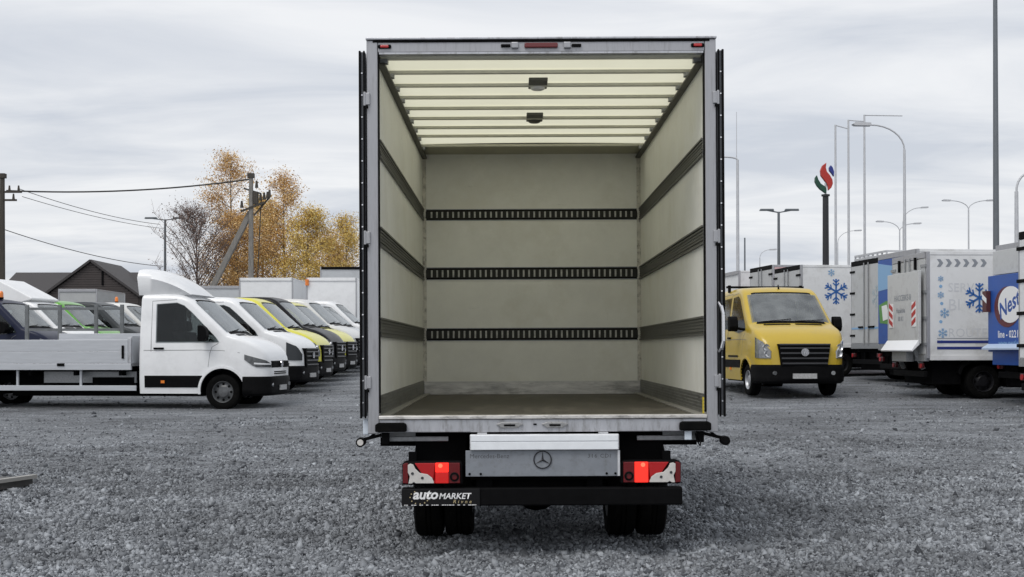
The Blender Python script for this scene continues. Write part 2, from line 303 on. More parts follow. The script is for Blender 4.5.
# loose crushed stones lying on the yard: uncountable, one object
def stones():
    rng = np.random.default_rng(4)
    cube = np.array([(1,0,0),(-1,0,0),(0,1,0),(0,-1,0),(0,0,1),(0,0,-1)], float) * 0.72
    quads = np.array([(0,2,4),(2,1,4),(1,3,4),(3,0,4),(2,0,5),(1,2,5),(3,1,5),(0,3,5)])
    P = []
    def band(d0, d1, dens):
        A = (d1*d1 - d0*d0) * 0.445; nmb = int(A * dens)
        d = np.sqrt(rng.uniform(d0*d0, d1*d1, nmb)); x = rng.uniform(-0.445, 0.445, nmb) * d; P.append(np.stack([x, d], 1))
    band(6.6, 9, 3900); band(9, 11.5, 2500); band(11.5, 14, 1200); band(14, 18, 380); band(18, 24, 90); band(24, 34, 16)
    P = np.concatenate(P); K = len(P)
    size = np.clip(rng.lognormal(-4.38, 0.44, K), 0.008, 0.05)
    size *= np.interp(P[:, 1], [7, 14, 26], [1, 1.1, 1.3])
    S = size[:, None] * rng.uniform(0.65, 1.25, (K, 3)) * np.array([1.15, 1.15, 0.75])
    V = cube[None] * (1 + rng.uniform(-0.35, 0.45, (K, 6, 1))) + rng.uniform(-0.25, 0.25, (K, 6, 3))
    V = V * S[:, None, :]
    q = rng.normal(size=(K, 4)); q /= np.linalg.norm(q, axis=1)[:, None]; w, x, y, z = q.T
    Rm = np.stack([1-2*(y*y+z*z), 2*(x*y-z*w), 2*(x*z+y*w), 2*(x*y+z*w), 1-2*(x*x+z*z), 2*(y*z-x*w), 2*(x*z-y*w), 2*(y*z+x*w), 1-2*(x*x+y*y)], 1).reshape(K, 3, 3)
    V = np.einsum('kij,kvj->kvi', Rm, V)
    gz = np.array([G(float(a), float(c)) + und(float(a), float(c)) for a, c in P])
    V[:, :, 0] += P[:, 0:1]; V[:, :, 1] += P[:, 1:2]; V[:, :, 2] += (gz + size * 0.10)[:, None]
    F = (quads[None] + (np.arange(K) * 6)[:, None, None]).reshape(-1, 3)
    me = bpy.data.meshes.new('gravel'); me.vertices.add(K*6); me.vertices.foreach_set('co', V.reshape(-1)); me.loops.add(len(F)*3); me.loops.foreach_set('vertex_index', F.reshape(-1).astype(np.int32))
    me.polygons.add(len(F)); me.polygons.foreach_set('loop_start', np.arange(0, len(F)*3, 3, dtype=np.int32)); me.polygons.foreach_set('loop_total', np.full(len(F), 3, dtype=np.int32))
    tone = np.clip(rng.normal(0.48, 0.27, K), 0, 1)
    at = me.attributes.new('tone', 'FLOAT', 'POINT'); at.data.foreach_set('value', np.repeat(tone, 6).astype(np.float32))
    me.update(calc_edges=True); return me
sm_ = bpy.data.materials.new('crushed_granite'); sm_.use_nodes = True; t = sm_.node_tree; n = t.nodes; l = t.links; b = n['Principled BSDF']
a_ = n.new('ShaderNodeAttribute'); a_.attribute_name = 'tone'; rp = n.new('ShaderNodeValToRGB'); l.new(a_.outputs['Fac'], rp.inputs[0])
rp.color_ramp.elements[0].color = (0.052, 0.057, 0.067, 1); rp.color_ramp.elements[1].color = (0.42, 0.445, 0.475, 1)
co = n.new('ShaderNodeTexCoord'); nn = n.new('ShaderNodeTexNoise'); nn.inputs['Scale'].default_value = 0.35; nn.inputs['Detail'].default_value = 5; l.new(co.outputs['Object'], nn.inputs['Vector'])
pt = n.new('ShaderNodeMapRange'); pt.inputs[1].default_value = 0.3; pt.inputs[2].default_value = 0.7; pt.inputs[3].default_value = 0.64; pt.inputs[4].default_value = 1.14; l.new(nn.outputs['Fac'], pt.inputs[0])
mp3 = n.new('ShaderNodeMapping'); mp3.inputs['Rotation'].default_value = (0, 0, 0.7); mp3.inputs['Scale'].default_value = (1.0, 2.2, 1); l.new(co.outputs['Object'], mp3.inputs[0])
n3 = n.new('ShaderNodeTexNoise'); n3.inputs['Scale'].default_value = 0.9; n3.inputs['Detail'].default_value = 6; n3.inputs['Roughness'].default_value = 0.6; l.new(mp3.outputs[0], n3.inputs['Vector'])
p3 = n.new('ShaderNodeMapRange'); p3.inputs[1].default_value = 0.35; p3.inputs[2].default_value = 0.65; p3.inputs[3].default_value = 0.66; p3.inputs[4].default_value = 1.18; l.new(n3.outputs['Fac'], p3.inputs[0])
pm_ = n.new('ShaderNodeMath'); pm_.operation = 'MULTIPLY'; l.new(pt.outputs[0], pm_.inputs[0]); l.new(p3.outputs[0], pm_.inputs[1]); pt = pm_
ml = n.new('ShaderNodeVectorMath'); ml.operation = 'SCALE'; l.new(rp.outputs[0], ml.inputs[0]); l.new(pt.outputs[0], ml.inputs['Scale']); l.new(ml.outputs[0], b.inputs['Base Color']); b.inputs['Roughness'].default_value = 0.8
gravel = put('gravel', stones(), sm_); gravel['kind'] = 'stuff'; gravel['label'] = 'loose grey crushed stones covering the yard'; gravel['category'] = 'gravel'

# ================================================================== wheel
def tyre_prof(r, w):
    return [(r*0.60, -w*0.42), (r*0.72, -w*0.5), (r*0.90, -w*0.5), (r*0.97, -w*0.43), (r, -w*0.30), (r, -w*0.08), (r*0.975, -w*0.07), (r*0.975, -w*0.03), (r, -w*0.02), (r, w*0.08), (r*0.975, w*0.09), (r*0.975, w*0.13), (r, w*0.14), (r, w*0.30), (r*0.97, w*0.43), (r*0.90, w*0.5), (r*0.72, w*0.5), (r*0.60, w*0.42)]
def wheel(parent, x, y, r=0.35, w=0.22, side=1, axis='y', rim=silver, z=None):
    z = r if z is None else z
    tm = shared(('tyre', r, w, axis), lambda: MB().lathe(tyre_prof(r, w), (0,0,0), axis, 32), 35)
    def rimg():
        b = MB(); s = side
        b.lathe([(r*0.62, s*w*0.42), (r*0.60, s*w*0.46), (r*0.56, s*w*0.40), (r*0.53, s*w*0.16), (r*0.34, s*w*0.22), (r*0.28, s*w*0.34), (r*0.12, s*w*0.36), (0.001, s*w*0.37)], (0,0,0), axis, 24)
        b.cur = 1
        for k in range(8):
            t = 2*math.pi*k/8; c = (r*0.44*math.cos(t), r*0.44*math.sin(t))
            a0, a1 = s*w*0.17, s*w*0.215
            if axis == 'y': b.cyl((c[0], a0, c[1]), (c[0], a1, c[1]), r*0.075, n=8)
            else: b.cyl((a0, c[0], c[1]), (a1, c[0], c[1]), r*0.075, n=8)
        return b
    rm = shared(('rim', r, w, side, axis), rimg, 40)
    wh = put('wheel', tm, rubber, parent, mw=Matrix.Translation((x, y, z)))
    put('rim', rm, [rim, black], wh)
    return wh

# ================================================================== van cab (x forward, origin under the front axle)
Z0 = 0.34
TOPX = [(-3.2, 2.44), (-1.3, 2.46), (-0.95, 2.445), (-0.80, 2.40), (-0.68, 2.33), (0.12, 1.60), (0.30, 1.545), (0.50, 1.485), (0.66, 1.415), (0.80, 1.325), (0.90, 1.215), (0.96, 1.11), (0.99, 1.0)]
WN = [(0.25, 1.0), (0.55, 0.98), (0.72, 0.945), (0.84, 0.895), (0.92, 0.835), (0.965, 0.77), (0.99, 0.70)]
WZ = [(0.3, 0.955), (0.55, 0.985), (1.0, 0.995), (1.35, 0.985), (2.1, 0.885), (2.45, 0.835)]
def W(x, z): return interp(WZ, z) * (1 if x < 0.25 else interp(WN, x))
def Tz(x): return interp(TOPX, x)
def cab_section(x, seg=8):
    T = Tz(x); r = min(0.13, 0.4*(T - Z0)) if x < 0.1 else 0.10
    pts = [(W(x, z), z) for z in np.linspace(Z0, T - r, seg)]
    w = W(x, T - r)
    for a in (22, 45, 68, 90): pts.append((w - r*(1 - math.cos(R(a))), T - r + r*math.sin(R(a))))
    wt = w - r
    for f in (0.66, 0.33, 0.0): pts.append((wt*f, T + 0.025*(1 - f*f)))
    return pts
def win_poly(style):
    if style == 'old': return [(-1.38, 1.50), (-1.40, 2.24), (-1.0, 2.26), (-0.84, 2.20), (-0.66, 2.05), (-0.14, 1.58), (-0.06, 1.46), (-0.6, 1.40)]
    return [(-1.42, 1.42), (-1.44, 2.24), (-1.0, 2.27), (-0.84, 2.21), (-0.66, 2.06), (-0.12, 1.53), (-0.04, 1.42)]
REARWIN = [(-2.35, 1.52), (-2.35, 2.22), (-1.56, 2.24), (-1.55, 1.50)]
def shrink(poly, k):
    cx = sum(p[0] for p in poly)/len(poly); cz = sum(p[1] for p in poly)/len(poly); return [(cx + (x - cx)*k, cz + (z - cz)*k) for x, z in poly]
def cab_body(back, style='old', arch=0.43):
    xs = [-back + 0.0, -back + 0.04] + list(np.linspace(-back + 0.15, -1.0, 6)) + [-0.9, -0.84, -0.76, -0.71, -0.68, -0.5, -0.2, 0.0, 0.08, 0.12, 0.17, 0.3, 0.4, 0.5, 0.6, 0.7, 0.78, 0.85, 0.9, 0.94, 0.967, 0.98, 0.99]
    b = MB(); secs = []
    for i, x in enumerate(xs):
        p = cab_section(float(x))
        if i == 0: p = [(y*0.97, z if z < 1 else z - 0.03) for y, z in p]
        full = [(x, -y, z) for y, z in p] + [(x, y, z) for y, z in p[-2::-1]]
        secs.append(full)
    k = len(secs[0]); vs = [p for s_ in secs for p in s_]; fs = []
    for i in range(len(secs) - 1):
        for j in range(k - 1): fs.append((i*k + j, i*k + j + 1, (i+1)*k + j + 1, (i+1)*k + j))
        fs.append((i*k + k - 1, i*k, (i+1)*k, (i+1)*k + k - 1))
    fs.append(tuple(range(k))); fs.append(tuple((len(secs)-1)*k + j for j in range(k)))
    b.add(vs, fs); me = b.mesh('cab')
    me.materials.append(None); me.materials.append(None)
    ob = bpy.data.objects.new('tmp', me); C.objects.link(ob)
    cuts = []
    cutters = []
    for s in (-1, 1):
        c = MB(); c.cur = 1; c.cyl((0.02, s*0.62, 0.40), (0.02, s*1.3, 0.40), arch, n=36); cutters.append(c)
    bk = -back + 0.12
    c = MB(); c.cur = 1; c.prism([(bk, 0.72), (-0.10, 0.72), (-0.04, 1.42), (-0.76, 2.17), (bk, 2.19)], -0.80, 0.80); cutters.append(c)
    c = MB(); c.cur = 1; c.prism(shrink(win_poly(style), 0.965), -1.3, 1.3); cutters.append(c)
    if back > 2.5: c = MB(); c.cur = 1; c.prism(shrink(REARWIN, 0.965), -1.3, 1.3); cutters.append(c)
    d = Vector((0.674, 0, 0.739)); q = []
    for x, f in ((-0.615, 0.93), (0.065, 0.93)):
        T = Tz(x); wt = (W(x, T - 0.13) - 0.058)*f*0.955
        for y in (-wt, wt): q.append(Vector((x, y, T)))
    q = [q[0], q[1], q[3], q[2]]
    c = MB(); c.cur = 1; c.add([p + d*0.15 for p in q] + [p - d*0.42 for p in q], [(0,1,2,3), (7,6,5,4), (0,4,5,1), (1,5,6,2), (2,6,7,3), (3,7,4,0)]); cutters.append(c)
    for c in cutters:
        cm = c.mesh('cut'); cm.materials.append(None); cm.materials.append(None); co_ = bpy.data.objects.new('cut', cm); C.objects.link(co_); cuts.append(co_)
        md = ob.modifiers.new('b', 'BOOLEAN'); md.operation = 'DIFFERENCE'; md.solver = 'EXACT'; md.object = co_
    bpy.context.view_layer.update()
    res = bpy.data.meshes.new_from_object(ob.evaluated_get(bpy.context.evaluated_depsgraph_get()))
    for o in cuts + [ob]: bpy.data.objects.remove(o)
    sm(res, 32); return res
def side_poly(poly, off, s):           # outline in (x,z) laid on the cab side, a thin panel
    b = MB(); k = len(poly)
    vs = [(x, s*(W(x, z) + off), z) for x, z in poly] + [(x, s*(W(x, z) - 0.012), z) for x, z in poly]
    return b.add(vs, [tuple(range(k)), tuple(range(k, 2*k))[::-1]] + [(i, (i+1) % k, k + (i+1) % k, k + i) for i in range(k)])
def front_patch(x0, x1, yf, off, nx=5, ny=9, y0=None, y1=None):     # patch on hood / windscreen
    def P(x, f):
        T = Tz(x); r = 0.13 if x < 0.1 else 0.10; wt = W(x, T - r) - r*0.45; y = f*wt*yf
        d = Vector((0.674, 0, 0.739)) if x < 0.13 else Vector((0.28, 0, 0.96))
        e = max(0, abs(f*yf) - 0.80) / 0.2
        return (x + d.x*off, y, T + 0.025*(1 - min(1, (y/(wt))**2)) + d.z*off - 0.035*e*e)
    b = MB(); return b.grid(P, list(np.linspace(x0, x1, nx)), list(np.linspace(y0 if y0 is not None else -1, y1 if y1 is not None else 1, ny)))
def frit():
    b = MB()
    for args in ((-0.67, -0.615, 1.0, 0.006, 2, 9), (0.06, 0.15, 1.0, 0.006, 3, 9), (-0.615, 0.06, 1.0, 0.006, 6, 3, -1, -0.90), (-0.615, 0.06, 1.0, 0.006, 6, 3, 0.90, 1)):
        p = front_patch(*args); b.add(p.v, p.f)
    return b
def nose_patch(x0, x1, zlo, zhi, off, s, n=7, thick=0.02):
    b = MB(); xs = np.linspace(x0, x1, n)
    top = [(x, s*(W(x, 1.0) + off*0.6), zhi(x)) for x in xs]; bot = [(x, s*(W(x, 1.0) + off*0.6), zlo(x)) for x in xs]
    vs = []
    for i, x in enumerate(xs):
        ex = off * (i/(n-1)); vs += [(x + ex, top[i][1], top[i][2]), (x + ex, bot[i][1], bot[i][2]), (x - 0.03, s*(W(x,1.0) - 0.05), bot[i][2]), (x - 0.03, s*(W(x,1.0) - 0.05), top[i][2])]
    fs = []
    for i in range(n-1):
        for j in range(4): fs.append((i*4 + j, (i+1)*4 + j, (i+1)*4 + (j+1) % 4, i*4 + (j+1) % 4))
    fs += [(0,1,2,3), tuple((n-1)*4 + j for j in (3,2,1,0))]
    return b.add(vs, fs)
def bumper_geo(x_back, zs, offs):
    xs = [x_back] + list(np.linspace(0.55, 0.97, 8)) + [0.99]
    b = MB(); rings = []
    for z, o in zip(zs, offs):
        pr = [(x + o*max(0, (x - 0.5)/0.49), -(W(x, 1.0) + o)) for x in xs] + [(0.99 + o + 0.03, -0.35), (0.99 + o + 0.04, 0)]
        full = pr + [(x, -y) for x, y in pr[-2::-1]]
        rings.append([(x, y, z) for x, y in full])
    k = len(rings[0]); vs = [p for r_ in rings for p in r_]; fs = [(i*k + j, i*k + (j+1) % k, (i+1)*k + (j+1) % k, (i+1)*k + j) for i in range(len(rings)-1) for j in range(k)]
    fs += [tuple(range(k)), tuple((len(rings)-1)*k + j for j in range(k))]
    return b.add(vs, fs)
def emblem_geo(r, x, z):
    b = MB(); b.lathe([(r, 0.0), (r, 0.014), (r*0.86, 0.014), (r*0.84, 0.004)], (x, 0, z), 'x', 20)
    b.lathe([(r*0.85, 0.003), (0.001, 0.003)], (x, 0, z), 'x', 16)
    pts = [(-0.62, 0.45), (-0.28, -0.62), (0.0, 0.05), (0.28, -0.62), (0.62, 0.45)]
    for a, c in zip(pts[:-1], pts[1:]): b.bar((x + 0.009, a[0]*r, z + a[1]*r), (x + 0.009, c[0]*r, z + c[1]*r), 0.008, r*0.16, up=(1,0,0))
    for a, c in (((-0.26, 0.8), (0, 0.2)), ((0, 0.2), (0.26, 0.8))): b.bar((x + 0.009, a[0]*r, z + a[1]*r), (x + 0.009, c[0]*r, z + c[1]*r), 0.008, r*0.16, up=(1,0,0))
    return b
def inside(P, double):
    def seats():
        b = MB()
        for y0, y1 in ((-0.66, -0.16), (0.10, 0.66)):
            b.prism([(-1.02, 0.80), (-0.52, 0.84), (-0.50, 1.0), (-0.98, 1.0)], y0, y1); b.prism([(-1.04, 0.95), (-0.92, 0.98), (-1.10, 1.66), (-1.20, 1.64)], y0, y1); b.prism([(-1.20, 1.70), (-1.12, 1.68), (-1.16, 1.90), (-1.24, 1.90)], y0 + 0.13, y1 - 0.13)
        if double: b.prism([(-2.2, 0.9), (-2.06, 0.9), (-2.18, 1.7), (-2.28, 1.68)], -0.7, 0.7)
        return b
    P('seats', ('seats', double), seats, mat('dark_seat_cloth', (0.028, 0.028, 0.03), 0.9), 0.03)
    P('dashboard', 'dash', lambda: MB().prism([(-0.10, 0.80), (-0.42, 0.95), (-0.46, 1.30), (-0.36, 1.42), (-0.06, 1.44)], -0.79, 0.79), mat('dashboard_plastic', (0.035, 0.035, 0.037), 0.7), 0.03)
    def wheel_g():
        b = MB(); c = Vector((-0.60, 0.38, 1.33)); ux = Vector((0, 1, 0)); uz = Vector((-0.45, 0, 0.89)); pts = [c + 0.19*(math.cos(a)*ux + math.sin(a)*uz) for a in np.linspace(0, 2*math.pi, 17)]
        b.tube(pts, 0.016, 6); b.bar(c - ux*0.18, c + ux*0.18, 0.03, 0.04); b.bar(c, Vector((-0.44, 0.38, 1.22)), 0.06, 0.06); return b
    P('steering_wheel', 'stw', wheel_g, black)
def build_cab(root, paintm, style='old', back=1.85, double=False, M=None, detail=True, front_grey=False, cladding=False):
    k = (style, back)
    def P(name, key, fn, mats, bevel=0, smooth=None):
        return put(name, shared((k, key), fn, smooth), mats, root, bevel=bevel, mw=M)
    body = P('cab', 'body', lambda: cab_body(back, style, 0.47 if style == 'new' else 0.43), [paintm, black])
    inside(P, double)
    P('windscreen_frame', 'wf', lambda: frit(), black, smooth=60)
    P('windscreen', 'ws', lambda: front_patch(-0.63, 0.08, 0.955, 0.012), glass, smooth=60)
    def wip():
        b = MB()
        for y0, y1 in ((-0.62, 0.02), (0.10, 0.74)):
            p = lambda x, y: Vector((x, y, Tz(x) + 0.025*(1-(y/0.85)**2))) + Vector((0.577, 0, 0.816))*0.03
            b.bar(p(0.10, y0), p(0.05, y1), 0.012, 0.014)
        return b
    P('wiper', 'wip', wip, black)
    for y0, y1 in ((-0.70, -0.06), (0.06, 0.70)):
        P('hood_vent', ('hv', y0), lambda: front_patch(0.20, 0.28, 1.0, 0.006, 3, 4, y0, y1), black)
    for s in (-1, 1):
        win = win_poly(style)
        P('side_window', ('sw', s), lambda: side_poly(win, 0.006, s), glass_s)
        if double: P('rear_side_window', ('rsw', s), lambda: side_poly([(-2.35, 1.52), (-2.35, 2.22), (-1.56, 2.24), (-1.55, 1.50)], 0.006, s), glass_s)
        def seam():
            b = MB(); o = 0.003
            def ln(pts):
                for (xa, za), (xb, zb) in zip(pts[:-1], pts[1:]): b.bar((xa, s*(W(xa, za) + o - 0.004), za), (xb, s*(W(xb, zb) + o - 0.004), zb), 0.009, 0.006, up=(0,1,0))
            ln([(-1.52, 0.55), (-1.52, 1.35), (-1.53, 2.30), (-1.0, 2.33)]); ln([(-0.06, 1.40), (-0.20, 1.32), (-0.24, 1.2), (-0.28, 0.90)]); ln([(-back + 0.1, 1.255), (-0.5, 1.26), (0.0, 1.25), (0.40, 1.20)])
            if double: ln([(-2.45, 0.55), (-2.45, 2.30), (-1.5, 2.33)])
            return b
        P('door_seam', ('seam', s, double), seam, mat('seam_shadow_gap', (0.16, 0.16, 0.16), 0.7))
        P('door_handle', ('dh', s), lambda: MB().box(-1.46, -1.24, min(s*0.98, s*1.02), max(s*0.98, s*1.02), 1.275, 1.315), black, 0.01)
        def mirror():
            b = MB(); y = s*1.0; b.bar((-0.32, s*0.93, 1.48), (-0.32, s*1.14, 1.52), 0.07, 0.06)
            ya, yb = sorted((s*1.08, s*1.28)); b.prism([(-0.42, 1.44), (-0.28, 1.44), (-0.22, 1.54), (-0.25, 1.72), (-0.32, 1.78), (-0.42, 1.78)], ya, yb); return b
        P('mirror', ('mir', s), mirror, black, 0.025)
        if style == 'new':
            P('headlight', ('hl', s), lambda: nose_patch(0.50, 0.985, lambda x: 0.905 - 0.02*(x - 0.5) if x > 0.7 else 0.905 + 0.75*(0.7 - x), lambda x: min(Tz(x) - 0.05, 1.165 - 0.30*(x - 0.5)), 0.02, s), mat('smoked_headlamp', (0.10, 0.105, 0.11), 0.1, 0.3, coat=1.0, var=0.6, vscale=14), smooth=40)
            P('daytime_lamp', ('drl', s), lambda: nose_patch(0.70, 0.975, lambda x: 0.945 + 0.05*(0.98 - x), lambda x: 0.975 + 0.07*(0.98 - x), 0.028, s), mat('bright_lamp_strip', (0.75, 0.76, 0.78), 0.2, coat=0.6), smooth=40)
        else:
            P('headlight', ('hl', s), lambda: nose_patch(0.66, 0.985, lambda x: 0.84 + 0.10*max(0, 0.8 - x), lambda x: min(Tz(x) - 0.03, 1.30 - 0.45*(x - 0.66)), 0.02, s), p_grey if front_grey else lamp_g, smooth=40)
        if style == 'old' and not front_grey:
            for q, (lx, ly, lz) in enumerate(((0.905, 0.80, 1.08), (0.93, 0.775, 0.94))):
                P('lamp_reflector', ('lr', s, q), lambda: MB().lathe([(0.075, 0.02), (0.07, 0.06), (0.05, 0.045), (0.001, 0.03)], (lx, s*ly, lz), 'x', 14), mat('lamp_reflector_silver', (0.66, 0.67, 0.69), 0.15, 0.8), smooth=50)
        P('fog_light', ('fl', s), lambda: MB().cyl((0.94, s*0.66, 0.52), (1.03, s*0.63, 0.52), 0.045, n=12), lamp_g)
        P('cladding', ('cl', s), lambda: side_poly([(-back + 0.12, 0.47), (-back + 0.12, 0.72), (-0.40, 0.72), (-0.44, 0.60), (-0.46, 0.47)] if cladding else [(-back + 0.05, 0.62), (-back + 0.05, 0.80), (-0.42, 0.80), (-0.42, 0.62)], 0.012, s), black if (cladding or paintm is p_yellow) else paintm, 0.006)
        P('side_indicator', ('si', s), lambda: side_poly([(-1.30, 0.56), (-1.30, 0.62), (-1.22, 0.62), (-1.22, 0.56)], 0.02, s), amber)
        wheel(root, 0.02, s*0.84, 0.375 if style == 'new' else 0.355, 0.225, s, rim=mat('dark_alloy_paint', (0.13, 0.135, 0.14), 0.4, 0.5, var=0.4, vscale=9) if style == 'new' else silver)
        def arch():
            b = MB(); pts = []
            for a in np.linspace(-8, 188, 22): pts.append((0.02 + (0.50 if style == 'new' else 0.455)*math.cos(R(a)), 0.40 + (0.50 if style == 'new' else 0.455)*math.sin(R(a))))
            for (xa, za), (xb, zb) in zip(pts[:-1], pts[1:]): b.bar((xa, s*(W(xa, za) + 0.0), za), (xb, s*(W(xb, zb) + 0.0), zb), 0.05, 0.035, up=(0,1,0))
            return b
        P('wheel_arch_lip', ('arch', s), arch, paintm)
    P('bumper', 'bump', lambda: bumper_geo(0.46, [0.29, 0.34, 0.44, 0.50, 0.62, 0.70], [-0.03, 0.02, 0.03, 0.012, 0.03, 0.010]), black, smooth=40)
    def grille():
        b = MB()
        if style == 'new':
            for z in (0.90, 0.945, 0.99): b.box(0.96, 1.022, -0.62, 0.62, z, z + 0.018)
            b.box(0.94, 1.002, -0.66, 0.66, 0.885, 1.03)
            for z in (0.745, 0.785): b.box(0.96, 1.012, -0.45, 0.45, z, z + 0.022)
        else:
            b.prism([(-0.57, 1.15), (0.57, 1.15), (0.50, 0.66), (-0.50, 0.66)], 0.90, 1.045, 'x')
            b.cur = 1
            for z in (0.71, 0.82, 0.93, 1.04, 1.12): b.box(1.035, 1.07, -0.52 + (0.99 - z)*0.15, 0.54 - (0.99 - z)*0.15, z, z + 0.035)
        return b
    P('grille', 'gr', grille, [black, mat('grille_slat_grey', (0.045, 0.046, 0.05), 0.35)], 0.006)
    P('emblem', 'em', lambda: emblem_geo(0.085, 1.03 if style == 'new' else 1.078, 0.965 if style == 'new' else 0.97), chrome)
    P('number_plate', 'np', lambda: MB().box(1.055, 1.075, -0.26, 0.26, 0.40, 0.51), mat('grey_number_plate', (0.42, 0.42, 0.42), 0.4, var=0.3, vscale=25))
    return body

def dropside(root, x0, x1, h=0.46, zb=0.86, wid=1.05, posts=False, wheels=True, wb=-3.66, paintb=None, name='board'):
    bm_ = paintb or alu_lt
    put('bed_floor', MB().box(x0, x1, -wid, wid, zb + 0.06, zb + 0.12), alu, root)
    for s in (-1, 1):
        ya, yb = sorted((s*wid, s*(wid - 0.03)))
        put('bed_side_rail', MB().box(x0, x1, min(s*(wid+0.012), s*(wid-0.06)), max(s*(wid+0.012), s*(wid-0.06)), zb - 0.02, zb + 0.11), bm_, root, 0.005)
        for i in range(2):
            put('side_board', MB().box(x0 + 0.03, x1 - 0.07, ya, yb, zb + 0.125 + i*h/2, zb + 0.125 + (i+1)*h/2 - 0.004), bm_, root, 0.006)
        put('corner_post', MB().box(x1 - 0.065, x1, ya, yb, zb + 0.125, zb + 0.16 + h), alu, root, 0.005)
        put('corner_latch', MB().box(x1 - 0.20, x1 - 0.15, min(s*wid, s*(wid+0.03)), max(s*wid, s*(wid+0.03)), zb + 0.22, zb + h), black, root, 0.01)
        for fx in (0.28, 0.66):
            xx = x1 + (x0 - x1)*fx; put('latch', MB().box(xx - 0.08, xx + 0.08, min(s*(wid-.01), s*(wid+0.035)), max(s*(wid-.01), s*(wid+0.035)), zb + 0.06, zb + 0.12), black, root, 0.01)
    put('headboard', MB().box(x1 - 0.03, x1 + 0.01, -wid + 0.04, wid - 0.04, zb + 0.12, zb + 0.2 + h), bm_, root)
    put('tailboard', MB().box(x0, x0 + 0.03, -wid + 0.04, wid - 0.04, zb + 0.125, zb + 0.12 + h), bm_, root)
    c = MB()
    for s in (-1, 1): c.box(x0 + 0.1, -0.3, s*0.4 - 0.04, s*0.4 + 0.04, 0.55, 0.72)
    for i in range(6):
        xx = x0 + 0.2 + (x1 - x0 - 0.5)*i/5; c.box(xx, xx + 0.06, -wid + 0.08, wid - 0.08, 0.72, zb + 0.06)
    c.cyl((wb, -0.8, 0.355), (wb, 0.8, 0.355), 0.07, n=10)
    c.box(-2.9, -2.0, -0.75, -0.4, 0.42, 0.68); c.box(-2.6, -1.9, 0.4, 0.78, 0.42, 0.68)
    c.box(wb + 0.55, -0.55, -0.50, 0.90, 0.27, 0.80); c.box(x0 + 0.3, wb - 0.5, -0.5, 0.8, 0.36, 0.80)  # added floor-pan boxes that block light, so the ground beneath goes dark
    put('chassis', c, chassis_m, root)
    if wheels:
        for s in (-1, 1): wheel(root, wb, s*0.86, 0.355, 0.225, s); wheel(root, wb, s*0.61, 0.355, 0.225, -s)
def spoiler_geo(h=0.57):
    def P(x, f):
        u = (x + 1.80)/1.08; top = h*(1 - u**1.9)*1.0 + 0.02; w = (0.93 - 0.10*u)
        y = w*f
        if abs(f) > 0.999: return (x, w*math.copysign(1, f)*0.86, 2.43)
        if abs(f) > 0.93: return (x, w*0.985*math.copysign(1, f), 2.43 + top*0.62)
        return (x, y, 2.43 + top*(1 - 0.16*abs(f)**3))
    b = MB(); b.grid(P, list(np.linspace(-1.80, -0.72, 12)), [-1, -0.95, -0.88, -0.75, -0.5, -0.2, 0, 0.2, 0.5, 0.75, 0.88, 0.95, 1])
    b.grid(lambda x, f: (P(-1.80, f)[0] - x, P(-1.80, f)[1], P(-1.80, f)[2]), [0.0, 0.05], [-1, -0.95, -0.88, -0.75, -0.5, 0, 0.5, 0.75, 0.88, 0.95, 1])
    return b

# ================================================================== the box truck in the middle (x right, y forward, origin under the rear edge)
TX, TY = 0.200, 8.07
tr = thing('box_truck', 'white box truck with open rear doors and empty cream cargo body', 'truck', (TX, TY, 0))
LB = 4.20
tr.scale = (1.0136, 1, 1); tr.rotation_euler = (0, R(-0.22), 0)      # the truck leans a little on the uneven yard
IW = 1.04; OW = 1.10; ZF = 0.903; ZC = 3.222; ZT = 3.322
for s in (-1, 1):
    nm = 'corner_post'
    xa, xb = sorted((s*OW, s*1.03)); cp = put(nm, MB().box(xa, xb, 0.0, 0.12, 0.80, ZT - 0.012), alu_post, tr, 0.006)
    xa, xb = sorted((s*1.033, s*1.022)); put('post_seal', MB().box(xa, xb, 0.012, 0.05, 0.93, ZC + 0.01), black, cp)
hd = put('rear_header', MB().box(-1.028, 1.028, 0.003, 0.12, ZC + 0.012, ZT - 0.012), alu_post, tr, 0.004)
put('header_gutter', MB().box(-OW - 0.004, OW + 0.004, -0.012, 0.13, ZT - 0.010, ZT + 0.004), alu, hd, 0.003)
put('gutter_shadow_strip', MB().box(-1.06, 1.06, -0.004, 0.004, ZT - 0.026, ZT - 0.015), rubber, hd)
put('lower_lip', MB().box(-1.02, 1.02, -0.004, 0.06, ZC - 0.002, ZC + 0.010), alu, hd)
sl = put('rear_sill', MB().box(-1.028, 1.028, 0.002, 0.14, 0.808, 0.890), alu, tr, 0.005)
put('sill_edge', MB().box(-1.03, 1.03, -0.010, 0.075, 0.892, ZF + 0.012), alu_sill, sl, 0.004)
put('drain_hole', MB().box(-0.06, -0.04, -0.004, 0.01, 0.852, 0.862), black, sl)
for xx in (-0.21, 0.075):
    k = put('lock_keeper', MB().prism([(xx - 0.085, 0.858), (xx - 0.05, 0.872), (xx + 0.05, 0.872), (xx + 0.085, 0.858), (xx + 0.05, 0.834), (xx - 0.05, 0.834)], -0.012, 0.004), mat('worn_keeper_steel', (0.42, 0.42, 0.42), 0.4, 0.5, var=0.5, vscale=40, dirt=(0.05, 0.045, 0.04), dscale=40), sl, 0.004)
    put('keeper_slot', MB().box(xx - 0.035, xx + 0.035, -0.0155, -0.010, 0.846, 0.858), black, k)
for xx in (-0.165, 0.165):
    k = put('lock_keeper', MB().box(xx - 0.022, xx + 0.022, -0.02, 0.005, ZC + 0.030, ZC + 0.070), alu_post, hd, 0.006)
    put('keeper_bolt', MB().box(xx*1.35 - 0.03, xx*1.35 + 0.03, -0.014, 0.005, ZC + 0.040, ZC + 0.058), black, hd, 0.004)
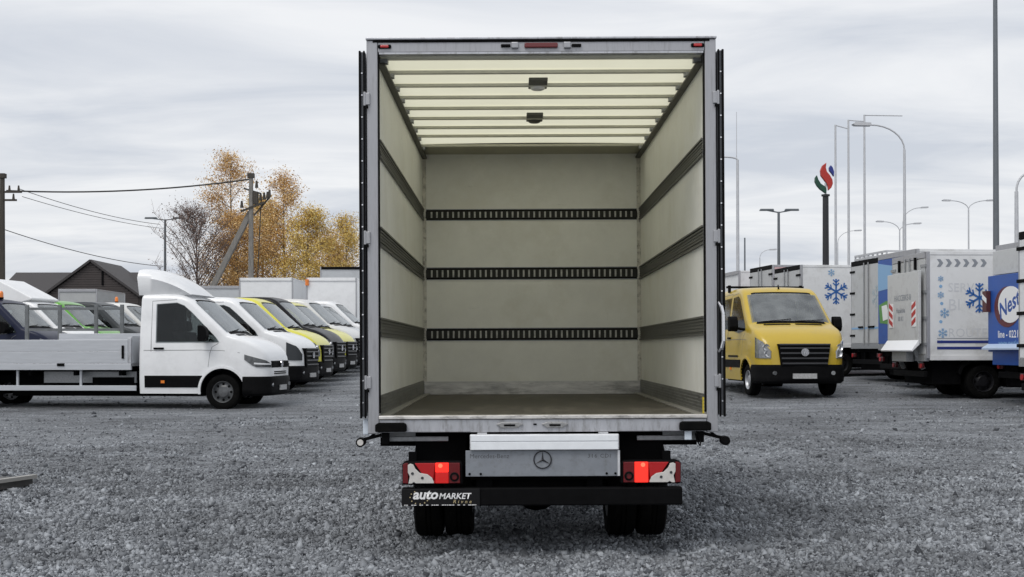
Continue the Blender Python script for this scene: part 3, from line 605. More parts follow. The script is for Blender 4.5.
put('brake_lamp', MB().box(-0.105, 0.105, -0.016, 0.006, ZC + 0.034, ZC + 0.066), red_dk, hd, 0.006)
for xx in (-0.985, 0.985):
    ml_ = put('marker_lamp', MB().box(xx - 0.042, xx + 0.042, -0.012, 0.004, ZC + 0.034, ZC + 0.060), black, hd, 0.008)
    put('marker_lens', MB().box(xx - 0.026, xx + 0.026, -0.018, -0.008, ZC + 0.038, ZC + 0.056), red_l, ml_, 0.004)
# side walls
RZ = [(1.420, 1.545), (2.010, 2.133), (2.585, 2.697)]
KT = 1.040
for s in (-1, 1):
    wall = put('side_wall', MB().box(min(s*OW, s*(IW + 0.004)), max(s*OW, s*(IW + 0.004)), 0.125, LB + 0.10, 0.80, ZT - 0.012), white, tr)
    zz = [KT] + [z for r_ in RZ for z in r_] + [ZC - 0.041]
    for i in range(0, len(zz), 2):
        xa, xb = sorted((s*IW, s*(IW + 0.003))); put('lining_panel', MB().box(xa, xb, 0.122, LB, zz[i] + 0.001, zz[i+1] - 0.001), cream_w, wall)
    for (z0, z1) in RZ:
        b = MB(); xa, xb = sorted((s*(IW + 0.002), s*(IW - 0.006))); b.box(xa, xb, 0.121, LB - 0.02, z0, z1)
        for f, hgt, dep in ((0.0, 0.012, 0.018), (0.22, 0.010, 0.014), (0.40, 0.008, 0.011), (0.58, 0.008, 0.011), (0.74, 0.010, 0.014), (0.90, 0.0125, 0.018)):
            zc = z0 + f*(z1 - z0); xa, xb = sorted((s*(IW - 0.005), s*(IW - dep))); b.box(xa, xb, 0.121, LB - 0.02, zc, zc + hgt)
        put('lashing_rail', b, rail_m, wall)
    b = MB(); xa, xb = sorted((s*(IW + 0.002), s*(IW - 0.008))); b.box(xa, xb, 0.121, LB - 0.01, ZF, KT)
    for q in range(5): xa, xb = sorted((s*(IW - 0.007), s*(IW - 0.012))); b.box(xa, xb, 0.121, LB - 0.02, ZF + 0.03 + q*0.022, ZF + 0.036 + q*0.022)
    put('kick_plate', b, alu_kick, wall)
    xa, xb = sorted((s*(IW - 0.008), s*(IW - 0.065))); put('floor_angle', MB().box(xa, xb, 0.10, LB - 0.03, ZF + 0.001, ZF + 0.010), mat('floor_angle_aluminium', (0.36, 0.35, 0.32), 0.45, 0.4, var=0.3, vscale=12), wall)
    b = MB(); xa, xb = sorted((s*(IW + 0.003), s*(IW - 0.045))); b.box(xa, xb, 0.125, LB - 0.02, ZC - 0.040, ZC - 0.026)
    xa, xb = sorted((s*(IW + 0.003), s*(IW - 0.012))); b.box(xa, xb, 0.125, LB - 0.02, ZC - 0.026, ZC + 0.02)
    put('cant_rail', b, mat('dark_cant_rail', (0.085, 0.082, 0.068), 0.5, 0.4, var=0.3, vscale=8), wall)
    # door folded back against the outside of the wall
    xa, xb = sorted((s*1.112, s*1.142)); dr = put('rear_door', MB().box(xa, xb, 0.06, 1.13, 0.93, ZC + 0.005), white, tr, 0.003)
    b = MB(); b.box(min(s*1.107, s*1.146), max(s*1.107, s*1.146), 0.0, 0.058, 0.91, ZC + 0.015); put('door_edge_profile', b, mat('dark_door_profile', (0.10, 0.105, 0.115), 0.45, 0.5, var=0.2), dr, 0.004)
    for o, w in ((1.134, 0.014), (1.109, 0.011)): put('door_seal', MB().box(min(s*o, s*(o+w)), max(s*o, s*(o+w)), -0.014, 0.004, 0.90, ZC + 0.02), black, dr, 0.004)
    b = MB()
    for q in range(16): b.cyl((s*1.128, -0.006, 1.0 + q*0.14), (s*1.128, 0.004, 1.0 + q*0.14), 0.005, n=8)
    put('rivet_row', b, chrome, dr)['kind'] = 'stuff'
    for zc in (2.935, 2.05, 1.128):
        h = MB(); h.box(min(s*1.078, s*1.105), max(s*1.078, s*1.105), -0.014, 0.006, zc - 0.038, zc + 0.038); h.cyl((s*1.112, -0.006, zc - 0.045), (s*1.112, -0.006, zc + 0.045), 0.010, n=10)
        hg = put('hinge', h, alu_post, tr, 0.004); put('hinge_pin', MB().box(min(s*1.088, s*1.108), max(s*1.088, s*1.108), -0.022, -0.014, zc - 0.062, zc - 0.044), black, hg)
    xa, xb = sorted((s*0.855, s*1.05)); put('rubber_buffer', MB().prism([(xa, 0.815), (xa, 0.862), (xa + 0.02, 0.872), (xb - 0.02, 0.872), (xb, 0.862), (xb, 0.815)], -0.055, 0.004), rubber, tr, 0.008)
    b = MB(); b.bar((s*1.02, 0.06, 0.79), (s*1.14, 0.05, 0.76), 0.02, 0.02); b.bar((s*1.06, 0.06, 0.80), (s*1.14, 0.05, 0.745), 0.012, 0.012); b.cyl((s*1.15, 0.09, 0.745), (s*1.15, 0.02, 0.745), 0.030, n=14)
    mk = put('side_marker', b, black, tr)
    put('marker_lens', MB().cyl((s*1.15, 0.021, 0.745), (s*1.15, 0.012, 0.745), 0.020, n=12), clear_l if s < 0 else black, mk)
    b = MB(); b.box(min(s*0.97, s*1.015), max(s*0.97, s*1.015), 0.02, 0.07, 0.735, 0.808); put('buffer_bracket', b, black, tr, 0.006)
    b = MB(); b.box(min(s*0.52, s*1.04), max(s*0.52, s*1.04), 0.16, 0.22, 0.765, 0.80); b.box(min(s*0.60, s*1.0), max(s*0.60, s*1.0), 0.10, 0.13, 0.745, 0.775); put('crossmember', b, galv, tr, 0.003)
put('grab_handle', MB().tube([(1.112, -0.005, 1.625), (1.118, -0.045, 1.60), (1.128, -0.05, 1.55), (1.128, -0.05, 1.38), (1.118, -0.045, 1.335), (1.112, -0.005, 1.315)], 0.011, 8), chrome, tr, smooth=50)
put('door_hold_flap', MB().box(-1.135, -1.095, 0.03, 0.05, 0.79, 0.895), mat('pale_plastic', (0.62, 0.68, 0.75), 0.4), tr, 0.01)
put('label_sticker', MB().box(0.885, 0.93, -0.03, -0.02, 0.755, 0.812), mat('pale_plastic', (0.62, 0.68, 0.75), 0.4), tr, 0.004)
b = MB(); b.tube([(0.955, 0.0, 0.80), (0.965, -0.01, 0.75), (0.985, -0.01, 0.715), (0.99, 0, 0.74), (0.965, 0.0, 0.80)], 0.004, 6); put('loose_wire', b, black, tr)
put('tail_sticker', MB().box(1.0255, 1.0375, 0.124, 0.16, 0.915, 1.02), ink_y, tr)
# bulkhead
fb = put('front_bulkhead', MB().box(-IW, IW, LB, LB + 0.05, ZF - 0.1, ZC + 0.05), white, tr)
zz = [ZF + 0.125] + [z for r_ in RZ for z in r_] + [ZC + 0.048]
for i in range(0, len(zz), 2): put('lining_panel', MB().box(-IW + 0.035, IW - 0.035, LB - 0.006, LB - 0.001, zz[i] + 0.001, zz[i+1] - 0.001), cream, fb)
for (z0, z1) in RZ:
    b = MB(); b.box(-IW + 0.03, IW - 0.03, LB - 0.016, LB - 0.001, z0 + 0.022, z1 - 0.022)
    b.cur = 1
    for zz0, zz1 in ((z0, z0 + 0.007), (z1 - 0.007, z1)): b.box(-IW + 0.03, IW - 0.03, LB - 0.012, LB - 0.001, zz0, zz1)
    b.cur = 2
    for zz0, zz1 in ((z0 + 0.007, z0 + 0.022), (z1 - 0.022, z1 - 0.007)): b.box(-IW + 0.03, IW - 0.03, LB - 0.008, LB - 0.001, zz0, zz1)
    b.cur = 3
    npn = 38
    for q in range(npn):
        xx = -IW + 0.06 + (2*IW - 0.12)*(q + 0.5)/npn; b.box(xx - 0.008, xx + 0.008, LB - 0.0185, LB - 0.0155, z0 + 0.028, z1 - 0.028)
    put('lashing_rail', b, [mat('rail_web_steel', (0.018, 0.018, 0.016), 0.6, 0.2, var=0.3, vscale=40), galv, rail_d, mat('rail_slot_light', (0.46, 0.46, 0.43), 0.5, 0.2, var=0.4, vscale=30)], fb)
b = MB(); b.box(-IW + 0.01, IW - 0.01, LB - 0.012, LB - 0.001, ZF, ZF + 0.124)
for q in range(4): b.box(-IW + 0.01, IW - 0.01, LB - 0.016, LB - 0.011, ZF + 0.02 + q*0.028, ZF + 0.026 + q*0.028)
put('kick_plate', b, mat('bulkhead_kick_aluminium', (0.60, 0.59, 0.56), 0.42, 0.4, var=0.35, vscale=10, stretch=(0.4, 1, 2), dirt=(0.16, 0.155, 0.14), dscale=8), fb)
cav = mat('scuffed_corner_angle', (0.62, 0.60, 0.53), 0.45, 0.3, var=0.3, vscale=12, dirt=(0.07, 0.06, 0.05), dscale=16)
for s in (-1, 1):
    put('corner_angle', MB().box(min(s*IW, s*(IW - 0.034)), max(s*IW, s*(IW - 0.034)), LB - 0.012, LB - 0.002, ZF + 0.125, ZC), cav, fb)
    put('corner_flange', MB().box(min(s*IW, s*(IW - 0.006)), max(s*IW, s*(IW - 0.006)), LB - 0.035, LB - 0.013, ZF + 0.14, ZC), cav, fb)
# floor
put('cargo_floor', MB().box(-IW + 0.008, IW - 0.008, 0.076, LB - 0.001, ZF - 0.03, ZF), floor_m, tr)
# roof
rf = put('roof_skin', MB().grid(lambda x, y: (x, y, ZC + 0.0225 + 0.012*(1 - (x/OW)**2)), list(np.linspace(-OW + 0.05, OW - 0.05, 9)), [0.12, 1.2, 2.4, 3.2, LB - 0.5]), roof_tr, tr)
put('roof_front_cap', MB().box(-OW + 0.05, OW - 0.05, LB - 0.5, LB + 0.09, ZT - 0.05, ZT - 0.014), white, tr)
put('roof_front_liner', MB().box(-IW + 0.01, IW - 0.01, LB - 0.50, LB - 0.002, ZC + 0.006, ZC + 0.02), mat('olive_roof_liner', (0.40, 0.385, 0.29), 0.55, var=0.1), tr)
for s in (-1, 1): put('roof_edge', MB().box(min(s*OW, s*(OW - 0.055)), max(s*OW, s*(OW - 0.055)), 0.125, LB + 0.1, ZT - 0.012, ZT), alu, tr)
for q in range(9):
    y0 = 8.225 + 0.43*q - TY if q < 8 else LB - 0.505
    y0 += 0.0
    b = MB(); b.prism([(y0 - 0.010, ZC + 0.022), (y0, ZC + 0.004), (y0 + 0.045, ZC + 0.004), (y0 + 0.055, ZC + 0.022)], -IW + 0.015, IW - 0.015, 'x')
    bw = put('roof_bow', b, cream_bow, tr)
    for s in (-1, 1): put('bow_bracket', MB().box(min(s*(IW - 0.012), s*(IW - 0.06)), max(s*(IW - 0.012), s*(IW - 0.06)), y0 - 0.01, y0 + 0.05, ZC - 0.024, ZC + 0.002), galv, bw)
for yy in (1.0, 2.32):
    li = put('ceiling_lamp', MB().prism([(yy - 0.15, ZC + 0.030), (yy - 0.14, ZC + 0.006), (yy + 0.14, ZC + 0.006), (yy + 0.15, ZC + 0.030)], -0.066, 0.066, 'x'), mat('lamp_base_grey', (0.10, 0.10, 0.085), 0.5), tr, 0.004)
    b = MB(); b.lathe([(0.052, 0.0), (0.050, -0.014), (0.036, -0.022), (0.001, -0.026)], (0, yy + 0.07, ZC + 0.006), 'z', 18); put('lamp_lens', b, mat('white_lamp_dome', (0.9, 0.9, 0.88), 0.25) if yy < 2 else mat('lamp_base_grey', (0.1, 0.1, 0.085)), li, smooth=60)
# tail ramp and plate
rm = put('folded_ramp', MB().box(-0.437, 0.497, -0.03, 0.03, 0.694, 0.795), alu_lt, tr, 0.006)
for z0, z1 in ((0.752, 0.790), (0.698, 0.747)): put('ramp_rib', MB().box(-0.43, 0.49, -0.036, -0.028, z0, z1), mat('ramp_white_aluminium', (0.84, 0.87, 0.90), 0.35, 0.0, var=0.06, vscale=12), rm, 0.002)
for xx in (-0.36, 0.40): put('ramp_bolt', MB().box(xx - 0.03, xx + 0.03, -0.02, 0.03, 0.796, 0.806), alu_lt, rm)
gp = put('grey_rear_plate', MB().box(-0.465, 0.503, -0.008, 0.004, 0.526, 0.692), mat('grey_painted_plate', (0.27, 0.29, 0.32), 0.42, 0.3, var=0.12, vscale=8, dirt=(0.20, 0.21, 0.22), dscale=20), tr, 0.003)
put('plate_flange', MB().box(0.4885, 0.503, -0.014, -0.007, 0.528, 0.69), alu_lt, gp)
def star(r, cx, cz, y):
    b = MB(); b.lathe([(r, 0), (r, -0.006), (r*0.88, -0.006), (r*0.88, 0)], (cx, y, cz), 'y', 32)
    for a in (90, 210, 330):
        d = Vector((math.cos(R(a)), 0, math.sin(R(a)))); p = Vector((-d.z, 0, d.x)); c = Vector((cx, y - 0.004, cz))
        b.add([c + p*r*0.12, c + d*r*0.95, c - p*r*0.12, c - d*r*0.10, c + Vector((0, -0.004, 0))], [(0,1,4), (1,2,4), (2,3,4), (3,0,4)])
    return b
put('star_emblem', star(0.058, 0.018, 0.632, -0.009), mat('dark_chrome', (0.035, 0.035, 0.04), 0.35, 0.6), gp, smooth=30)
eng = mat('embossed_lettering', (0.10, 0.105, 0.115), 0.4, 0.4)
put('lettering', on_back(text('Mercedes-Benz', 0.040, align='LEFT'), -0.44, -0.0085, 0.643), eng, gp)
put('lettering', on_back(text('316 CDI', 0.036, align='LEFT', space=1.2), 0.30, -0.0085, 0.643), eng, gp)
for xx in (-0.44, -0.37, 0.42, 0.475): put('rivet', MB().cyl((xx, -0.012, 0.543), (xx, -0.006, 0.543), 0.008, n=8), black, gp)
# tail lights
for s in (-1, 1):
    tl_ = put('tail_light', MB().prism([(s*dd + 0.012, z_) for dd, z_ in ((0.875, 0.475), (0.877, 0.61), (0.855, 0.625), (0.51, 0.625), (0.495, 0.61), (0.495, 0.475))], 0.0, 0.09), black, tr, 0.012)
    X = lambda u: (s*0.87 + 0.012) - s*u*0.365 - (0.0)
    Zz = lambda v: 0.482 + v*0.135
    def pl(pts, y0, y1): return MB().prism([(X(u), Zz(v)) for u, v in pts], y0, y1)
    put('lens_outer', pl([(0, 0.04), (0, 0.93), (0.04, 0.99), (0.09, 0.99), (0.09, 0.02)], -0.020, 0.002), red_dk, tl_, 0.003)
    put('lens_red', pl([(0.2, 0.98), (0.555, 0.98), (0.555, 0.03), (0.5, 0.03), (0.54, 0.2), (0.45, 0.42), (0.33, 0.48)], -0.019, 0.002), red_l, tl_, 0.003)
    put('lens_clear', pl([(0.095, 0.02), (0.12, 0.35), (0.085, 0.55), (0.085, 0.9), (0.125, 0.96), (0.18, 0.92), (0.215, 0.72), (0.29, 0.52), (0.42, 0.46), (0.50, 0.30), (0.53, 0.12), (0.535, 0.03), (0.22, 0.03), (0.19, 0.09), (0.15, 0.02)], -0.022, 0.002), clear_l, tl_, 0.003)
    put('lens_lit', pl([(0.558, 0.55), (0.558, 0.99), (0.785, 0.99), (0.785, 0.55)] if s < 0 else [(0.558, 0.03), (0.558, 0.99), (0.785, 0.99), (0.785, 0.03)], -0.021, 0.002), red_on, tl_, 0.003)
    put('lit_bulb', MB().cyl((X(0.645), -0.0225, Zz(0.86)), (X(0.645), -0.020, Zz(0.86)), 0.014, n=12), red_hot, tl_)
    if s < 0: put('lens_lower', pl([(0.558, 0.03), (0.558, 0.54), (0.785, 0.54), (0.785, 0.03)], -0.020, 0.002), mat('half_lit_lens', (0.40, 0.01, 0.01), 0.15, emit=(1, 0.02, 0.01), estr=0.22, coat=0.5), tl_, 0.003)
    put('lens_inner', pl([(0.79, 0.03), (0.79, 0.99), (0.98, 0.99), (0.98, 0.03)], -0.018, 0.002), red_dk, tl_, 0.003)
    b = MB(); b.lathe([(0.030, 0), (0.028, -0.008), (0.017, -0.009)], (X(0.885), -0.0175, Zz(0.33)), 'y', 16); put('lens_ring', b, black, tl_)
    for u, v in ((0.165, 0.5), (0.335, 0.29)): put('lens_screw', MB().cyl((X(u), -0.026, Zz(v)), (X(u), -0.021, Zz(v)), 0.009, n=8), p_grey, tl_)
    # mudguards, wheels
    xa, xb = sorted((s*0.79, s*0.46)); put('mudguard', MB().prism([(0.14, 0.58), (0.14, 0.80), (2.25, 0.80), (2.25, 0.5), (2.2, 0.5), (1.95, 0.735), (0.75, 0.735), (0.40, 0.58)], xa, xb, 'x'), chassis_m, tr, 0.008)
    put('lamp_bracket', MB().bar((s*0.80, 0.05, 0.62), (s*0.80, 0.05, 0.68), 0.06, 0.05), chassis_m, tr)
    for xo, sd_ in ((0.775, s), (0.565, -s)): wheel(tr, s*xo + 0.02, 1.05, 0.345, 0.195, sd_, 'x')
    wheel(tr, s*0.84, 4.95, 0.345, 0.22, s, 'x')
bmp = put('rear_bumper', MB().box(-0.868, 0.895, -0.01, 0.07, 0.340, 0.455), black, tr, 0.010)
for xx in (-0.35, 0.35): put('bumper_bracket', MB().box(xx - 0.05, xx + 0.05, 0.072, 0.3, 0.36, 0.62), chassis_m, bmp)
dp = put('dealer_plate', MB().box(-0.865, -0.375, -0.022, -0.011, 0.343, 0.452), plate_b, bmp, 0.004)
put('lettering', on_back(text('auto', 0.088, shear=0.22, bold=0.0026, align='LEFT', space=0.98), -0.797, -0.0235, 0.388), ink_w, dp)
put('lettering', on_back(text('MARKET', 0.052, shear=0.22, bold=0.0010, align='LEFT', space=1.0), -0.634, -0.0235, 0.388), ink_w, dp)
put('lettering', on_back(text('Rivne', 0.032, shear=0.22, align='LEFT', space=1.7), -0.545, -0.0235, 0.360), ink_g, dp)
b = MB()
for a in (120, 150, 180, 215, 245, 275, 305, 330):
    cx, cz = -0.755 + 0.058*math.cos(R(a)), 0.398 + 0.042*math.sin(R(a)); b.cyl((cx, -0.0236, cz), (cx, -0.0215, cz), 0.0042, n=5)
put('star_ring', b, ink_g, dp)
b = MB(); rr_ = random.Random(3); xx = -0.85
while xx < -0.40:
    w = rr_.uniform(0.006, 0.02); b.box(xx, xx + w, -0.0238, -0.0215, 0.3465, 0.351); xx += w + rr_.choice((0.003, 0.003, 0.004, 0.02))
put('small_print', b, ink_w, dp)
# chassis
b = MB()
for s in (-1, 1): b.box(s*0.40 - 0.035, s*0.40 + 0.035, 0.06, 5.6, 0.50, 0.66)
for yy in (0.05, 0.9, 1.7, 2.6, 3.5): b.box(-0.40, 0.40, yy, yy + 0.08, 0.50, 0.64)
for q in range(9): b.box(-1.03, 1.03, 0.3 + q*0.46, 0.36 + q*0.46, 0.70, 0.80)
for s in (-1, 1): b.box(s*0.40 - 0.03, s*0.40 + 0.03, 0.15, LB, 0.66, 0.80)
b.cyl((-0.75, 1.05, 0.345), (0.75, 1.05, 0.345), 0.06, n=12); b.lathe([(0.001, -0.16), (0.12, -0.13), (0.17, 0), (0.12, 0.13), (0.001, 0.16)], (0, 1.05, 0.345), 'y', 16)
b.box(-0.36, 0.36, 0.14, 0.60, 0.44, 0.62); b.box(-0.34, 0.34, 1.9, 2.5, 0.34, 0.60); b.box(-0.80, -0.46, 2.5, 3.4, 0.36, 0.66); b.box(-0.9, 0.9, 3.9, 5.7, 0.34, 0.62)
b.box(-1.03, 1.03, 0.14, LB, 0.80, ZF - 0.032)
put('chassis', b, chassis_m, tr)
McT = Matrix.Translation((0, 4.95, 0)) @ Matrix.Rotation(R(90), 4, 'Z')
tc_ = put('cab', shared((('old', 1.6), 'body'), lambda: cab_body(1.6)), [p_white, black], tr, mw=McT @ Matrix.Translation((0.9, 0, 0)) @ Matrix.Translation((-0.9, 0, 0)) @ Matrix.Translation((0.95, 0, 0)))
put('windscreen', shared((('old', 1.6), 'ws'), lambda: front_patch(-0.63, 0.08, 0.955, 0.012), 60), glass, tc_)

for o in tr.children:      # the chassis sits slightly left of the body's middle
    if o.name.split('.')[0] in ('folded_ramp', 'grey_rear_plate', 'rear_bumper', 'tail_light', 'mudguard', 'wheel', 'lamp_bracket', 'chassis'): o.location.x -= 0.022
# ================================================================== parked vans
def place(root, x, y, heading, dz=0.0):
    root.location = (x, y, G(x, y) + dz); root.rotation_euler = (0, 0, R(heading))
# white drop-side pickup, nearest on the left
pk = thing('dropside_truck', 'white single cab dropside truck with roof spoiler and black lower cladding', 'truck', group='vehicles parked on the left')
build_cab(pk, p_white, 'new', 1.78, cladding=True)
put('roof_spoiler', spoiler_geo(), p_white, pk, smooth=50)
dropside(pk, -7.4, -1.93, h=0.50, zb=0.86, wb=-5.35, paintb=mat('light_grey_aluminium_board', (0.50, 0.52, 0.55), 0.4, 0.25, var=0.08, vscale=6, stretch=(0.4, 1, 4)))
for s in (-1, 1):
    b = MB(); ya, yb = sorted((s*1.0, s*0.96)); b.box(-4.88, -1.84, ya, yb, 0.40, 0.51)
    for xx in (-4.5, -3.1): b.box(xx, xx + 0.05, min(s*0.95, s*0.9), max(s*0.95, s*0.9), 0.42, 0.84)
    put('side_guard', b, mat('light_grey_aluminium_board', (0.5, 0.52, 0.55)), pk, 0.005)
put('underbody_locker', MB().box(-4.0, -1.95, -0.70, -0.66, 0.56, 0.80), galv, pk)
for xx in (-5.2, -4.42, -3.56, -2.95): put('rack_post', MB().box(xx - 0.04, xx + 0.04, 0.95, 1.01, 0.98, 2.30), mat('dark_galvanised_post', (0.16, 0.17, 0.175), 0.5, 0.4, var=0.2), pk, 0.006)
for zz0 in (1.70, 2.18): put('rack_rail', MB().box(-5.2, -2.95, 0.962, 0.998, zz0, zz0 + 0.06), mat('dark_galvanised_post', (0.16, 0.17, 0.175)), pk)
put('rack_board', MB().box(-4.42, -1.95, 0.93, 0.96, 1.49, 1.64), mat('light_grey_aluminium_board', (0.5, 0.52, 0.55)), pk, 0.005)
HP = -5
def P2(px, d): return (px - 512)/1267*d
place(pk, P2(222, 26.7) + 0.075, 27.65, HP, 0.0); pk.location.z = 0.075

GL = 'vehicles parked on the left'
row1 = [(31.6, p_white, 'white van with dark grey headlamp corners parked next behind the white dropside truck', True, 'white'),
        (34.4, p_lemon, 'lemon yellow van parked between the white van and the black van', False, 'yellow'),
        (37.2, p_black, 'black van parked between two lemon yellow vans', False, 'black'),
        (40.0, p_lemon, 'farther lemon yellow van parked behind the black van', False, 'yellow'),
        (43.0, p_cream, 'off-white van parked just behind the farther lemon yellow van', False, 'white'),
        (46.0, p_silver, 'silver van second from the far end of the left row', False, 'silver'),
        (49.0, p_white, 'white van at the far end of the left row', False, 'white')]
for d, pm, lab, fg, _ in row1:
    v = thing('parked_van', lab, 'van', group=GL)
    build_cab(v, pm, 'old', 1.85, front_grey=fg)
    dropside(v, -4.4, -1.93, h=0.30, zb=0.80, wb=-3.3)
    place(v, -6.12 + 0.10*math.sin(d*2.3), d + 1.05, -7 + 1.8*math.sin(d*1.7)); v.scale.z = 1 + 0.025*math.sin(d*3.1)
row2 = [(37.5, p_navy, 'dark navy van with orange beacon left of the white van with spoiler', 'navy'),
        (40.2, p_white, 'white van with roof spoiler parked between the navy van and the green van', 'white'),
        (42.6, p_green, 'bright green van parked behind the dropside bed', 'green'),
        (46.4, p_grey, 'dark grey van parked beyond the green van', 'grey'),
        (49.4, p_cream, 'off-white van with amber beacon just showing past the dark grey van', 'cream')]
for i, (d, pm, lab, nm) in enumerate(row2):
    v = thing('parked_van', lab, 'van', group=GL)
    build_cab(v, pm, 'old', 1.85)
    dropside(v, -4.4, -1.93, h=0.30, zb=0.80, wb=-3.3)
    if i in (0, 4):
        bx_ = -0.42 if i == 0 else -0.75
        be = put('beacon', MB().cyl((bx_ - 0.5, -0.3, 2.46), (bx_ - 0.5, -0.3, 2.52), 0.07, n=14), black, v)
        b = MB(); b.lathe([(0.065, 0.0), (0.063, 0.11), (0.05, 0.16), (0.02, 0.185), (0.001, 0.19)], (bx_ - 0.5, -0.3, 2.52), 'z', 16); put('beacon_dome', b, amber, be, smooth=50)
    if i == 1:
        b = MB(); b.prism([(-4.3, 2.2), (-4.3, 3.12), (-1.95, 3.12), (-0.75, 2.52), (-0.75, 2.45), (-1.9, 2.2)], -0.86, 0.86); put('roof_spoiler', b, [p_white], v, 0.03)
    place(v, -14.1, d, -8)

# yellow double cab on the right
yv = thing('crew_cab_van', 'mustard yellow crew cab van facing the camera with black bumper and grille', 'van')
build_cab(yv, p_yellow, 'old', 2.75, double=True)
dropside(yv, -5.4, -2.85, h=0.32, zb=0.80, wb=-3.9)
put('roof_bar', MB().box(-1.9, -1.84, -0.92, 0.92, 2.49, 2.54), black, yv)
for yy in (-0.85, 0.85): put('roof_bar_foot', MB().box(-1.9, -1.84, yy - 0.03, yy + 0.03, 2.38, 2.56), black, yv)
put('side_trim', MB().box(-1.4, -0.6, -1.01, -1.0, 0.86, 0.90), black, yv)
put('roof_aerial', MB().cyl((-0.80, 0, 2.42), (-0.84, 0, 2.52), 0.022, 0.012, n=8), black, yv)
place(yv, P2(789.5, 28.4), 28.4, -85); yv.scale = (1.02, 1.02, 1.0); yv.location.z += 0.02

